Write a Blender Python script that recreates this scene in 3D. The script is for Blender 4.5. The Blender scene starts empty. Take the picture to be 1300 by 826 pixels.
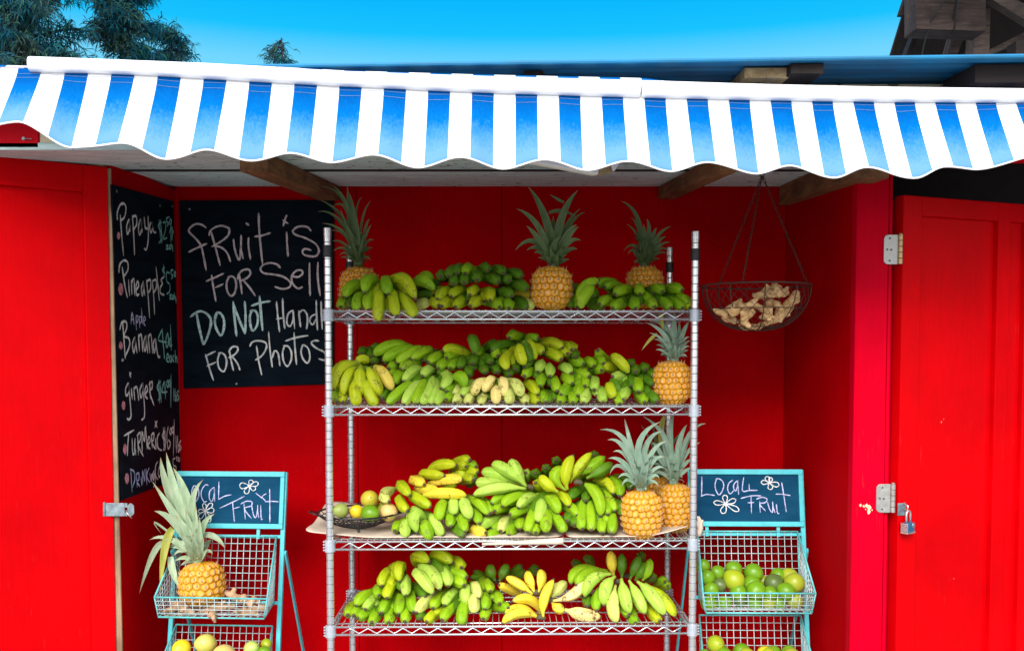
import bpy, bmesh, math, random
import numpy as np
from mathutils import Vector, Matrix
R = math.radians
scene = bpy.context.scene
COL = scene.collection
rnd = random.Random(7)

# ------------------------------------------------------------------ camera
EYE = 1.5
F = 1165.0                      # focal length in pixels of a 1300 px wide picture
TH = R(2.4)                     # camera looks slightly down, lens shifted so the horizon sits at 440
CY = 440 + F * math.tan(TH)
cam_d = bpy.data.cameras.new('camera')
cam = bpy.data.objects.new('camera', cam_d)
COL.objects.link(cam)
cam.location = (0, 0, EYE)
cam.rotation_euler = (R(90) - TH, 0, 0)
cam_d.sensor_fit = 'HORIZONTAL'
cam_d.sensor_width = 36
cam_d.lens = 36 * F / 1300
cam_d.shift_y = (CY - 413) / 1300
cam_d.clip_start = 0.05
cam_d.clip_end = 3000
scene.camera = cam
CAM = Vector((0, 0, EYE))
FWD = Vector((0, math.cos(TH), -math.sin(TH)))
UPV = Vector((0, math.sin(TH), math.cos(TH)))

def ray(px, py):
    return FWD * F + Vector((1, 0, 0)) * (px - 650) + UPV * (CY - py)

def W(px, py, Y):
    """point of the vertical plane at distance Y that a photo pixel sees"""
    d = ray(px, py)
    return CAM + d * (Y / d.y)

def WP(px, py, p0, n):
    """ray against the plane through p0 with normal n"""
    d = ray(px, py)
    return CAM + d * ((p0 - CAM).dot(n) / d.dot(n))

# ------------------------------------------------------------------ objects
def tag(o, label=None, cat=None, group=None, kind=None):
    if label: o['label'] = label
    if cat: o['category'] = cat
    if group: o['group'] = group
    if kind: o['kind'] = kind
    return o

def thing(name, loc, label, cat, group=None, rotz=0.0):
    o = bpy.data.objects.new(name, None)
    o.empty_display_size = 0.05
    COL.objects.link(o)
    o.location = loc
    o.rotation_euler = (0, 0, rotz)
    return tag(o, label, cat, group)

def wloc(o):
    l = Vector((0, 0, 0))
    while o is not None:
        l = l + o.location
        o = o.parent
    return l

class MB:
    """collects shapes, links them as one mesh object"""
    def __init__(self):
        self.v = []; self.f = []; self.m = []; self.a = []; self.cur = 0; self.t = 0.0
    def add(self, vs, fs, ts=None):
        n = len(self.v)
        self.v += [tuple(p) for p in vs]
        self.a += list(ts) if ts is not None else [self.t] * len(vs)
        self.f += [tuple(i + n for i in f) for f in fs]
        self.m += [self.cur] * len(fs)
        return self
    def box(self, x0, x1, y0, y1, z0, z1):
        vs = [(x, y, z) for x in (x0, x1) for y in (y0, y1) for z in (z0, z1)]
        return self.add(vs, [(0, 1, 3, 2), (4, 6, 7, 5), (0, 4, 5, 1), (2, 3, 7, 6), (0, 2, 6, 4), (1, 5, 7, 3)])
    def hexa(self, a, b):
        """solid between two quads with the same order of corners"""
        vs = list(a) + list(b)
        n = len(a)
        fs = [tuple(range(n))[::-1], tuple(range(n, 2 * n))]
        for i in range(n):
            j = (i + 1) % n
            fs.append((i, j, n + j, n + i))
        return self.add(vs, fs)
    def bar(self, p0, p1, w, h, up=Vector((0, 0, 1))):
        p0 = Vector(p0); p1 = Vector(p1); d = (p1 - p0).normalized()
        s = d.cross(up).normalized(); u = s.cross(d).normalized()
        q = lambda p: [p + s * w / 2 + u * h / 2, p - s * w / 2 + u * h / 2, p - s * w / 2 - u * h / 2, p + s * w / 2 - u * h / 2]
        return self.hexa(q(p0), q(p1))
    def tube(self, pts, r, n=6, closed=False, cap=True, ts=None):
        pts = [Vector(p) for p in pts]
        m = len(pts)
        rs = r if isinstance(r, (list, tuple)) else [r] * m
        tang = []
        for i in range(m):
            if closed: d = pts[(i + 1) % m] - pts[i - 1]
            elif i == 0: d = pts[1] - pts[0]
            elif i == m - 1: d = pts[-1] - pts[-2]
            else: d = pts[i + 1] - pts[i - 1]
            tang.append(d.normalized())
        ref = Vector((0, 0, 1)) if abs(tang[0].z) < 0.9 else Vector((1, 0, 0))
        s = tang[0].cross(ref).normalized()
        vs = []; tt = []
        for i in range(m):
            s = (s - tang[i] * s.dot(tang[i])).normalized()
            u = tang[i].cross(s)
            for k in range(n):
                a = 2 * math.pi * k / n
                vs.append(pts[i] + (s * math.cos(a) + u * math.sin(a)) * rs[i])
                tt.append(ts[i] if ts else self.t)
        fs = []
        for i in range(m if closed else m - 1):
            j = (i + 1) % m
            for k in range(n):
                l = (k + 1) % n
                fs.append((i * n + k, i * n + l, j * n + l, j * n + k))
        if cap and not closed:
            fs.append(tuple(range(n))[::-1]); fs.append(tuple(range((m - 1) * n, m * n)))
        return self.add(vs, fs, tt)
    def lathe(self, prof, c, n=16, axis=None, cap=True):
        """prof: (radius, height) pairs along axis from c"""
        c = Vector(c); ax = Vector(axis or (0, 0, 1)).normalized()
        s = ax.cross(Vector((0, 1, 0)) if abs(ax.y) < 0.9 else Vector((1, 0, 0))).normalized(); u = ax.cross(s)
        vs = []
        for r, h in prof:
            for k in range(n):
                a = 2 * math.pi * k / n
                vs.append(c + ax * h + (s * math.cos(a) + u * math.sin(a)) * r)
        fs = []
        for i in range(len(prof) - 1):
            for k in range(n):
                l = (k + 1) % n
                fs.append((i * n + k, i * n + l, (i + 1) * n + l, (i + 1) * n + k))
        if cap:
            fs.append(tuple(range(n))[::-1]); fs.append(tuple(range((len(prof) - 1) * n, len(prof) * n)))
        return self.add(vs, fs)
    def grid(self, rows, ts=None):
        n = len(rows[0]); vs = [p for r in rows for p in r]
        fs = []
        for i in range(len(rows) - 1):
            for k in range(n - 1):
                fs.append((i * n + k, i * n + k + 1, (i + 1) * n + k + 1, (i + 1) * n + k))
        return self.add(vs, fs, ts)
    def build(self, name, mats, parent=None, smooth=False, bevel=0, attr=None, local=False, fix=True):
        org = Vector((0, 0, 0)) if (parent is None or local) else wloc(parent)
        me = bpy.data.meshes.new(name)
        vs = [(p[0] - org.x, p[1] - org.y, p[2] - org.z) for p in self.v]
        me.from_pydata(vs, [], self.f)
        mats = mats if isinstance(mats, (list, tuple)) else [mats]
        for m in mats: me.materials.append(m)
        if len(mats) > 1: me.polygons.foreach_set('material_index', self.m)
        if attr:
            at = me.attributes.new(attr, 'FLOAT', 'POINT'); at.data.foreach_set('value', [float(x) for x in self.a])
        if fix:
            bm = bmesh.new(); bm.from_mesh(me)
            bmesh.ops.recalc_face_normals(bm, faces=bm.faces); bm.to_mesh(me); bm.free()
        if smooth: me.polygons.foreach_set('use_smooth', [True] * len(me.polygons))
        me.update()
        o = bpy.data.objects.new(name, me)
        COL.objects.link(o)
        if parent is not None: o.parent = parent
        if bevel:
            b = o.modifiers.new('bevel', 'BEVEL'); b.width = bevel; b.segments = 2; b.limit_method = 'ANGLE'; b.angle_limit = R(40)
            b.harden_normals = False
        return o

def at_base(mb, name, mats, label, cat, group=None, **kw):
    """a thing that is one mesh, with its origin at the middle of its base"""
    p = np.array(mb.v)
    base = Vector((float(p[:, 0].mean()), float(p[:, 1].mean()), float(p[:, 2].min())))
    mb.v = [(x - base.x, y - base.y, z - base.z) for x, y, z in mb.v]
    o = mb.build(name, mats, None, **kw)
    o.location = base
    return tag(o, label, cat, group)

# ------------------------------------------------------------------ materials
class NT:
    def __init__(self, name):
        self.mat = bpy.data.materials.new(name); self.mat.use_nodes = True
        self.t = self.mat.node_tree; self.n = self.t.nodes; self.l = self.t.links
        self.b = self.n['Principled BSDF']; self.out = self.n['Material Output']
    def node(self, typ, **kw):
        x = self.n.new(typ)
        for k, v in kw.items():
            if k == 'inp':
                for i, val in v.items(): x.inputs[i].default_value = val
            else: setattr(x, k, v)
        return x
    def link(self, a, b): self.l.new(a, b)
    def coord(self, scale=(1, 1, 1), kind='Object'):
        tc = self.node('ShaderNodeTexCoord'); mp = self.node('ShaderNodeMapping')
        mp.inputs['Scale'].default_value = scale
        self.link(tc.outputs[kind], mp.inputs['Vector']); return mp.outputs[0]
    def noise(self, vec, scale, detail=4, rough=0.6, dist=0.0):
        x = self.node('ShaderNodeTexNoise', inp={'Scale': scale, 'Detail': detail, 'Roughness': rough, 'Distortion': dist})
        self.link(vec, x.inputs['Vector']); return x.outputs['Fac']
    def ramp(self, fac, stops, interp='LINEAR'):
        x = self.node('ShaderNodeValToRGB'); cr = x.color_ramp; cr.interpolation = interp
        while len(cr.elements) > 1: cr.elements.remove(cr.elements[-1])
        for i, (p, c) in enumerate(stops):
            e = cr.elements[0] if i == 0 else cr.elements.new(p)
            e.position = p; e.color = (c, c, c, 1) if isinstance(c, (int, float)) else (*c, 1)
        self.link(fac, x.inputs[0]); return x.outputs[0]
    def mix(self, fac, a, b, blend='MIX'):
        x = self.node('ShaderNodeMix', data_type='RGBA', blend_type=blend)
        for s, v in ((0, fac), (6, a), (7, b)):
            if hasattr(v, 'is_linked') or hasattr(v, 'links'): self.link(v, x.inputs[s])
            elif isinstance(v, (int, float)): x.inputs[s].default_value = v if s == 0 else (v, v, v, 1)
            else: x.inputs[s].default_value = (*v, 1)
        return x.outputs[2]
    def math(self, op, a, b=0.0, clamp=False):
        x = self.node('ShaderNodeMath', operation=op, use_clamp=clamp)
        for i, v in enumerate((a, b)):
            if isinstance(v, (int, float)): x.inputs[i].default_value = v
            else: self.link(v, x.inputs[i])
        return x.outputs[0]
    def color(self, v):
        if isinstance(v, tuple): self.b.inputs['Base Color'].default_value = (*v, 1)
        else: self.link(v, self.b.inputs['Base Color'])
    def set(self, **kw):
        for k, v in kw.items():
            i = self.b.inputs[k.replace('_', ' ')]
            if hasattr(v, 'links'): self.link(v, i)
            else: i.default_value = v
    def bump(self, h, strength=0.3, dist=0.002):
        x = self.node('ShaderNodeBump', inp={'Strength': strength, 'Distance': dist})
        self.link(h, x.inputs['Height']); self.link(x.outputs[0], self.b.inputs['Normal'])
    def attr(self, name, typ='GEOMETRY', out='Fac'):
        x = self.node('ShaderNodeAttribute', attribute_name=name, attribute_type=typ); return x.outputs[out]
    def rand(self):
        return self.node('ShaderNodeObjectInfo').outputs['Random']

def paint(name, col, var=0.15, rough=0.45, chips=(0.55, 0.42, 0.3), chip_amt=0.742, grain=(14, 14, 1.2), bump=0.25, spec=0.045, gstr=0.24):
    """brushed paint on plywood: broad tone drift, faint vertical grain, a few specks worn through"""
    t = NT(name); v = t.coord()
    a = t.noise(v, 1.7, 5, 0.6)
    dark = tuple(c * (1 - var * 1.6) for c in col); lite = tuple(min(1, c * (1 + var)) for c in col)
    c0 = t.ramp(a, [(0.3, dark), (0.7, lite)])
    g = t.noise(t.coord(grain), 9, 6, 0.7, 0.4)
    c1 = t.mix(t.ramp(g, [(0.35, gstr), (0.6, 0.0)]), c0, tuple(c * 0.62 for c in col))
    s = t.noise(v, 34, 3, 0.5)
    big = t.noise(v, 2.6, 2, 0.5)
    chip = t.ramp(t.math('ADD', t.math('MULTIPLY', s, 0.78), t.math('MULTIPLY', big, 0.22)), [(chip_amt, 0.0), (chip_amt + 0.012, 0.8)])
    sc1 = t.noise(t.coord((55, 55, 2.2)), 4, 3, 0.5); sc2 = t.noise(v, 3.1, 3, 0.5)
    scr = t.math('MULTIPLY', t.ramp(sc1, [(0.68, 0.0), (0.73, 0.13)]), t.ramp(sc2, [(0.50, 0.0), (0.62, 1.0)]))
    c1 = t.mix(scr, c1, tuple(min(1, 0.75 * x + 0.10) for x in col))
    t.color(t.mix(chip, c1, chips))
    t.set(Roughness=t.ramp(a, [(0.3, rough - 0.06), (0.7, rough + 0.1)]))
    t.b.inputs['Specular IOR Level'].default_value = spec
    t.bump(t.math('ADD', g, t.math('MULTIPLY', chip, -0.6)), bump, 0.0012)
    return t.mat

def wood(name, c_dark, c_lite, scale=(3, 40, 40), rough=0.75, bump=0.5):
    t = NT(name); v = t.coord(scale)
    g = t.noise(v, 1.6, 8, 0.65, 1.2)
    k = t.noise(t.coord(), 6, 3)
    c = t.ramp(g, [(0.28, c_dark), (0.5, tuple((a + b) / 2 for a, b in zip(c_dark, c_lite))), (0.72, c_lite)])
    t.color(t.mix(t.ramp(k, [(0.35, 0.5), (0.55, 0.0)]), c, tuple(x * 0.5 for x in c_dark)))
    t.set(Roughness=rough); t.b.inputs['Specular IOR Level'].default_value = 0.25
    t.bump(g, bump, 0.002)
    return t.mat

def plain(name, col, rough=0.5, metal=0.0, var=0.15, scale=20, bump=0.1, spec=0.5):
    t = NT(name); v = t.coord()
    a = t.noise(v, scale, 5, 0.6)
    t.color(t.ramp(a, [(0.3, tuple(c * (1 - var) for c in col)), (0.7, tuple(min(1, c * (1 + var)) for c in col))]))
    t.set(Roughness=t.ramp(a, [(0.3, max(0.02, rough - 0.08)), (0.7, rough + 0.08)]), Metallic=metal)
    t.b.inputs['Specular IOR Level'].default_value = spec
    if bump: t.bump(a, bump, 0.001)
    return t.mat

M = {}
RED = (0.58, 0.0, 0.0022)
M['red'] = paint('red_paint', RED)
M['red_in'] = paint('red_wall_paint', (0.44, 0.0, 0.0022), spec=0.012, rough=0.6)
M['red_jamb'] = paint('crimson_jamb_paint', (0.56, 0.0, 0.013), chip_amt=0.735, spec=0.02)
M['red_trim'] = paint('red_trim_paint', (0.5, 0.0, 0.008))
M['shaded_plank'] = paint('shaded_worn_plank_paint', (0.54, 0.72, 0.71), 0.14, 0.65, (0.10, 0.10, 0.09), 0.60, (0.9, 9, 9), 0.8, gstr=1.0)  # worn white paint, darkened to stand in for shade on the front plank
M['white_plank'] = paint('white_plank_paint', (0.70, 0.93, 0.95), 0.08, 0.6, (0.12, 0.12, 0.11), 0.625, (0.9, 9, 9), 0.8, gstr=1.0)
M['cream'] = paint('peeling_cream_paint', (0.62, 0.55, 0.38), 0.15, 0.7, (0.1, 0.07, 0.05), 0.57, (2, 14, 14), 0.6)
M['timber'] = wood('brown_timber', (0.085, 0.035, 0.014), (0.30, 0.145, 0.06), (40, 3, 40))
M['timber_x'] = wood('pale_timber', (0.16, 0.09, 0.05), (0.42, 0.28, 0.17), (60, 60, 3))
M['old_wood'] = wood('weathered_timber', (0.016, 0.010, 0.008), (0.095, 0.066, 0.055), (3, 40, 40))
M['old_wood_l'] = wood('silvered_timber', (0.05, 0.034, 0.028), (0.22, 0.165, 0.14), (3, 40, 40))
M['old_wood_y'] = wood('weathered_board', (0.010, 0.007, 0.006), (0.035, 0.026, 0.024), (30, 3, 30))
M['end_grain'] = wood('cut_timber_end', (0.25, 0.16, 0.07), (0.55, 0.42, 0.22), (20, 20, 20))
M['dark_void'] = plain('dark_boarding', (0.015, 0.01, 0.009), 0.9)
M['blue_metal'] = plain('blue_roof_sheet', (0.0, 0.14, 0.29), 0.65, 0.0, 0.25, 5)
M['white_bar'] = plain('white_enamel', (0.82, 0.82, 0.83), 0.35, 0, 0.03, 8, 0.03)
M['chrome'] = plain('chrome_plate', (0.64, 0.68, 0.71), 0.26, 0.8, 0.05, 30, 0.0)
M['groove'] = plain('post_groove', (0.27, 0.29, 0.32), 0.5, 0.5, 0.1, 30, 0.0)
M['collar'] = plain('grey_collar', (0.40, 0.45, 0.51), 0.38, 0.3, 0.1, 60, 0.05)
M['black_rubber'] = plain('black_rubber', (0.008, 0.010, 0.013), 0.45, 0, 0.2, 40)
M['steel'] = plain('galvanised_steel', (0.27, 0.34, 0.38), 0.36, 0.7, 0.28, 45, 0.12)
M['nickel'] = plain('satin_nickel', (0.36, 0.36, 0.34), 0.38, 0.55, 0.15, 60, 0.1)
M['brass_pin'] = plain('worn_brass', (0.45, 0.34, 0.18), 0.4, 0.7, 0.3, 90, 0.1)
M['screw'] = plain('dark_screw', (0.09, 0.085, 0.075), 0.5, 0.5)
M['wire_black'] = plain('black_wire', (0.012, 0.012, 0.014), 0.45, 0.2)
M['rust_wire'] = plain('rusty_wire', (0.055, 0.024, 0.016), 0.6, 0.3, 0.35, 70)
M['teal'] = plain('turquoise_enamel', (0.06, 0.46, 0.52), 0.45, 0, 0.12, 25, 0.08)
M['teal_wire'] = plain('turquoise_wire', (0.10, 0.46, 0.47), 0.45, 0.05, 0.2, 40, 0.05)
M['pale_wire'] = plain('worn_pale_wire', (0.42, 0.55, 0.56), 0.45, 0.1, 0.3, 60, 0.05)
M['cable'] = plain('black_cable', (0.006, 0.006, 0.007), 0.5)
M['concrete'] = plain('pale_concrete', (0.25, 0.25, 0.245), 0.85, 0, 0.2, 1.3, 0.2, 0.2)
M['thread'] = plain('sewing_thread', (0.20, 0.29, 0.46), 0.9)
M['patch'] = plain('bare_wood_patch', (0.72, 0.5, 0.3), 0.8, 0, 0.2, 120)

def board_mat(name, a, b):
    """chalkboard paint with wiped chalk dust"""
    t = NT(name); v = t.coord()
    n = t.noise(t.coord((1, 1, 3.5)), 4.5, 6, 0.65, 0.8)
    t.color(t.ramp(n, [(0.35, a), (0.75, b)]))
    t.set(Roughness=0.7); t.b.inputs['Specular IOR Level'].default_value = 0.06
    t.bump(t.noise(v, 160, 2), 0.12, 0.0006)
    return t.mat
M['board'] = board_mat('chalkboard_black', (0.0005, 0.003, 0.007), (0.005, 0.0125, 0.021))
M['board_blue'] = board_mat('chalkboard_slate_blue', (0.0015, 0.038, 0.088), (0.006, 0.062, 0.125))

def chalk(name, col):
    """grainy chalk: the board shows through between the grains"""
    t = NT(name); v = t.coord()
    g = t.noise(v, 420, 3, 0.7)
    k = t.noise(v, 60, 3, 0.6)
    t.color(t.mix(t.ramp(t.math('ADD', t.math('MULTIPLY', g, 0.7), t.math('MULTIPLY', k, 0.3)), [(0.42, 0.85), (0.54, 0.0)]), col, tuple(c * 0.18 for c in col)))
    t.set(Roughness=0.95); t.b.inputs['Specular IOR Level'].default_value = 0.1
    return t.mat
M['ch_pink'] = chalk('chalk_pinkish', (0.74, 0.62, 0.66))
M['ch_cyan'] = chalk('chalk_pale_blue', (0.62, 0.84, 0.84))
M['ch_white'] = chalk('chalk_white', (0.82, 0.84, 0.84))
M['ch_teal'] = chalk('chalk_green', (0.30, 0.72, 0.66))
M['ch_lilac'] = chalk('chalk_lilac', (0.56, 0.58, 0.88))
M['ch_dot'] = chalk('chalk_rose', (0.74, 0.30, 0.36))

# awning cloth: broad woven stripes, the blue paler towards the hem
def awning_mat(flat=False):
    t = NT('striped_awning_cloth'); tc = t.node('ShaderNodeTexCoord'); sx = t.node('ShaderNodeSeparateXYZ')
    t.link(t.attr('s'), sx.inputs[0]) if False else None
    s = t.attr('stripe')
    fr = t.math('FRACT', t.math('MULTIPLY', s, 1.0))
    st = t.ramp(fr, [(0.0, 1.0), (0.496, 1.0), (0.504, 0.0), (0.996, 0.0), (1.0, 1.0)])
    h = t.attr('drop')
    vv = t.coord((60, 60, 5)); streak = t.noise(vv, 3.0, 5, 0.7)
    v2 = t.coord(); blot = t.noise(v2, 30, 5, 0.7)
    paleness = t.math('ADD', h, t.math('ADD', t.math('MULTIPLY', t.math('SUBTRACT', streak, 0.5), 0.42), t.math('MULTIPLY', t.math('SUBTRACT', blot, 0.5), 0.25)))
    blue = t.ramp(paleness, [(0.12, (0.0, 0.085, 0.34)), (0.42, (0.0, 0.145, 0.48)), (0.60, (0.045, 0.23, 0.51)), (0.85, (0.13, 0.31, 0.52))])
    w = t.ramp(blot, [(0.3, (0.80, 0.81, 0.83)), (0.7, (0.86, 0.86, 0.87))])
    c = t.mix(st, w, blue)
    t.color(c); t.set(Roughness=0.8); t.b.inputs['Specular IOR Level'].default_value = 0.03
    wv = t.noise(t.coord((900, 900, 900)), 1, 2)
    t.bump(t.math('ADD', t.math('MULTIPLY', wv, 0.15), streak), 0.15, 0.0015)
    tr = t.node('ShaderNodeBsdfTranslucent'); t.link(c, tr.inputs[0])
    mx = t.node('ShaderNodeMixShader', inp={0: 0.22}); t.link(t.b.outputs[0], mx.inputs[1]); t.link(tr.outputs[0], mx.inputs[2])
    t.link(mx.outputs[0], t.out.inputs[0])
    return t.mat
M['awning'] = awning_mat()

def banana_mat(name, c, warm, speck=0.2, blotch=0.0):
    t = NT(name); a = t.attr('t'); v = t.coord(); r = t.rand()
    base = t.mix(t.ramp(r, [(0, 0.0), (1, 0.75)]), c, warm)
    n = t.noise(v, 30, 4, 0.6)
    base = t.mix(t.ramp(n, [(0.35, 0.0), (0.7, 0.35)]), base, tuple(min(1, x * 1.35) for x in warm))
    # long faint streaks and dark specks of rubbed skin
    sp = t.noise(t.coord((1, 1, 1)), 190, 2, 0.5)
    sp2 = t.noise(v, 22, 2, 0.5)
    m = t.ramp(t.math('ADD', t.math('MULTIPLY', sp, 0.62), t.math('MULTIPLY', sp2, 0.38)), [(0.635 - speck * 0.05, 0.0), (0.66 - speck * 0.05, 0.8)])
    base = t.mix(m, base, (0.05, 0.035, 0.012))
    # rubbed brown scuffs
    sf = t.noise(v, 44, 5, 0.72, 0.5)
    base = t.mix(t.ramp(t.math('ADD', t.math('MULTIPLY', sf, 0.7), t.math('MULTIPLY', sp2, 0.3)), [(0.575, 0.0), (0.635, 0.6)]), base, (0.15, 0.11, 0.028))
    if blotch:
        bl = t.noise(v, 16, 5, 0.65, 0.7)
        base = t.mix(t.ramp(bl, [(0.60 - blotch * 0.08, 0.0), (0.66 - blotch * 0.05, 0.9)]), base, (0.07, 0.035, 0.018))
    base = t.mix(t.ramp(a, [(0.05, 0.8), (0.2, 0.0)]), base, tuple(0.6 * x + 0.4 * y for x, y in zip(c, (0.30, 0.38, 0.06))))
    tip = t.math('ADD', a, t.math('MULTIPLY', t.math('SUBTRACT', n, 0.5), 0.05))
    base = t.mix(t.ramp(tip, [(0.925, 0.0), (0.955, 0.35), (0.972, 1.0)]), base, (0.075, 0.052, 0.034))
    t.color(base); t.set(Roughness=t.ramp(n, [(0.3, 0.40), (0.7, 0.58)]))
    t.b.inputs['Specular IOR Level'].default_value = 0.22
    t.set(Subsurface_Weight=0.08); t.b.inputs['Subsurface Radius'].default_value = (0.004, 0.004, 0.002)
    t.bump(t.math('ADD', n, t.math('MULTIPLY', sf, 0.6)), 0.22, 0.003)
    return t.mat
BM = {
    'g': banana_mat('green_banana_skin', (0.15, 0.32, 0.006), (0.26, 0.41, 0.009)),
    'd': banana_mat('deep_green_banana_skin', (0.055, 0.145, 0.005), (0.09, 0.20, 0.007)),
    'm': banana_mat('yellow_green_banana_skin', (0.30, 0.40, 0.006), (0.40, 0.44, 0.010), 0.5),
    'l': banana_mat('pale_green_banana_skin', (0.28, 0.46, 0.045), (0.36, 0.50, 0.075)),
    'y': banana_mat('yellow_banana_skin', (0.66, 0.52, 0.030), (0.74, 0.56, 0.055), 0.6),
    'p': banana_mat('straw_banana_skin', (0.66, 0.56, 0.16), (0.70, 0.56, 0.20), 0.3),
    'h': banana_mat('lime_yellow_banana_skin', (0.46, 0.52, 0.11), (0.52, 0.54, 0.15), 0.4),
    'o': banana_mat('orange_tinged_banana_skin', (0.55, 0.46, 0.06), (0.66, 0.42, 0.10), 0.4),
    's': banana_mat('bruised_banana_skin', (0.70, 0.56, 0.19), (0.74, 0.58, 0.24), 0.5, 0.25),
}
M['stalk'] = plain('banana_stalk', (0.07, 0.06, 0.025), 0.7, 0, 0.5, 60, 0.4)

def pine_mat():
    t = NT('pineapple_rind'); a = t.attr('eye'); v = t.coord(); n = t.noise(v, 26, 4, 0.6); r = t.rand(); n2 = t.noise(v, 140, 3)
    c = t.ramp(t.math('ADD', a, t.math('MULTIPLY', t.math('SUBTRACT', n2, 0.5), 0.22)),
               [(0.0, (0.42, 0.20, 0.09)), (0.08, (0.72, 0.46, 0.27)), (0.25, (0.72, 0.42, 0.16)), (0.42, (0.78, 0.34, 0.012)), (0.78, (0.64, 0.20, 0.004)), (0.87, (0.20, 0.13, 0.008)), (1.0, (0.03, 0.045, 0.006))])
    c = t.mix(t.ramp(n, [(0.35, 0.0), (0.7, 0.6)]), c, (0.66, 0.36, 0.035))
    t.color(c); t.set(Roughness=0.5); t.bump(n2, 0.3, 0.002)
    t.b.inputs['Specular IOR Level'].default_value = 0.3
    return t.mat
M['pine'] = pine_mat()
M['pine_spike'] = plain('pineapple_bract', (0.50, 0.30, 0.15), 0.7, 0, 0.3, 90)

def leaf_mat(name, a, b, tipc):
    t = NT(name); w = t.attr('w'); v = t.coord(); n = t.noise(t.coord((1, 1, 0.3)), 50, 4); r = t.node('ShaderNodeNewGeometry').outputs['Random Per Island']
    c = t.mix(t.ramp(n, [(0.3, 0), (0.7, 1)]), a, b)
    c = t.mix(t.ramp(r, [(0, 0.0), (1, 0.45)]), c, tuple(x * 0.7 for x in b))
    c = t.mix(t.ramp(w, [(0.86, 0.0), (0.98, 0.9)]), c, tipc)
    t.color(c); t.set(Roughness=0.5); t.b.inputs['Specular IOR Level'].default_value = 0.3
    tr = t.node('ShaderNodeBsdfTranslucent'); t.link(c, tr.inputs[0])
    mx = t.node('ShaderNodeMixShader', inp={0: 0.15}); t.link(t.b.outputs[0], mx.inputs[1]); t.link(tr.outputs[0], mx.inputs[2])
    t.link(mx.outputs[0], t.out.inputs[0]); t.bump(n, 0.25, 0.002)
    return t.mat
M['leaf_dark'] = leaf_mat('dark_crown_leaf', (0.070, 0.135, 0.045), (0.13, 0.195, 0.080), (0.26, 0.14, 0.09))
M['leaf_grey'] = leaf_mat('grey_green_crown_leaf', (0.17, 0.30, 0.20), (0.33, 0.45, 0.35), (0.34, 0.24, 0.16))
M['leaf_pale'] = leaf_mat('pale_crown_leaf', (0.24, 0.37, 0.20), (0.46, 0.56, 0.37), (0.36, 0.24, 0.12))
M['leaf_yellow'] = leaf_mat('yellowing_leaf', (0.28, 0.34, 0.035), (0.50, 0.46, 0.10), (0.4, 0.25, 0.08))

def fruit_mat(name, c1, c2, c3=None):
    t = NT(name); v = t.coord(); n = t.noise(t.coord(), 9, 3, 0.5); p = t.noise(v, 260, 2); r = t.rand(); k = t.noise(v, 22, 4)
    c = t.ramp(n, [(0.36, c1), (0.64, c2)])
    if c3: c = t.mix(t.ramp(t.noise(v, 16, 3, 0.5, 0.6), [(0.50, 0.0), (0.64, 0.85)]), c, c3)
    c = t.mix(t.ramp(r, [(0, 0.0), (1, 0.3)]), c, tuple(x * 0.75 for x in c1))
    c = t.mix(t.ramp(k, [(0.64, 0), (0.72, 0.4)]), c, (0.18, 0.13, 0.05))
    t.color(c); t.set(Roughness=0.36); t.b.inputs['Specular IOR Level'].default_value = 0.4
    t.bump(p, 0.22, 0.001)
    return t.mat
FM = {
    'lime': fruit_mat('lime_skin', (0.095, 0.25, 0.006), (0.20, 0.34, 0.010)),
    'lime_y': fruit_mat('yellow_lime_skin', (0.27, 0.36, 0.010), (0.38, 0.40, 0.022)),
    'lime_d': fruit_mat('dull_lime_skin', (0.06, 0.11, 0.022), (0.12, 0.16, 0.04), (0.12, 0.09, 0.04)),
    'lime_b': fruit_mat('blushing_lime_skin', (0.26, 0.33, 0.015), (0.34, 0.34, 0.03), (0.42, 0.22, 0.06)),
    'lemon': fruit_mat('lemon_skin', (0.72, 0.52, 0.012), (0.76, 0.60, 0.03)),
    'guava': fruit_mat('pale_green_fruit_skin', (0.40, 0.50, 0.13), (0.34, 0.42, 0.07)),
    'orange': fruit_mat('orange_green_fruit_skin', (0.62, 0.46, 0.05), (0.42, 0.46, 0.03), (0.68, 0.30, 0.05)),
    'peach': fruit_mat('peach_tinted_fruit_skin', (0.68, 0.44, 0.16), (0.62, 0.46, 0.16), (0.62, 0.30, 0.10)),
    'mango': fruit_mat('mango_skin', (0.62, 0.50, 0.14), (0.40, 0.46, 0.03)),
    'melon': fruit_mat('yellow_papaya_skin', (0.62, 0.48, 0.12), (0.66, 0.54, 0.20)),
}
M['nub'] = plain('fruit_stalk', (0.16, 0.13, 0.05), 0.8)
def root_mat(name, a, b):
    t = NT(name); v = t.coord(); n = t.noise(v, 28, 6, 0.65); k = t.noise(v, 90, 3)
    t.color(t.mix(t.ramp(k, [(0.56, 0), (0.66, 0.6)]), t.ramp(n, [(0.3, a), (0.65, b)]), tuple(x * 0.45 for x in a)))
    t.set(Roughness=0.75); t.b.inputs['Specular IOR Level'].default_value = 0.25; t.bump(t.math('ADD', n, k), 0.5, 0.003)
    return t.mat
M['ginger'] = root_mat('ginger_skin', (0.42, 0.24, 0.09), (0.74, 0.50, 0.25))
M['turmeric'] = root_mat('dusty_root_skin', (0.26, 0.15, 0.08), (0.54, 0.35, 0.21))
M['paper'] = plain('kraft_paper', (0.60, 0.50, 0.40), 0.85, 0, 0.12, 14, 0.3, 0.15)
M['lock_blue'] = plain('blue_padlock_jacket', (0.03, 0.14, 0.27), 0.35, 0.3, 0.2, 80)
M['lock_steel'] = plain('padlock_steel', (0.66, 0.66, 0.66), 0.25, 0.8, 0.1, 80)
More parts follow.
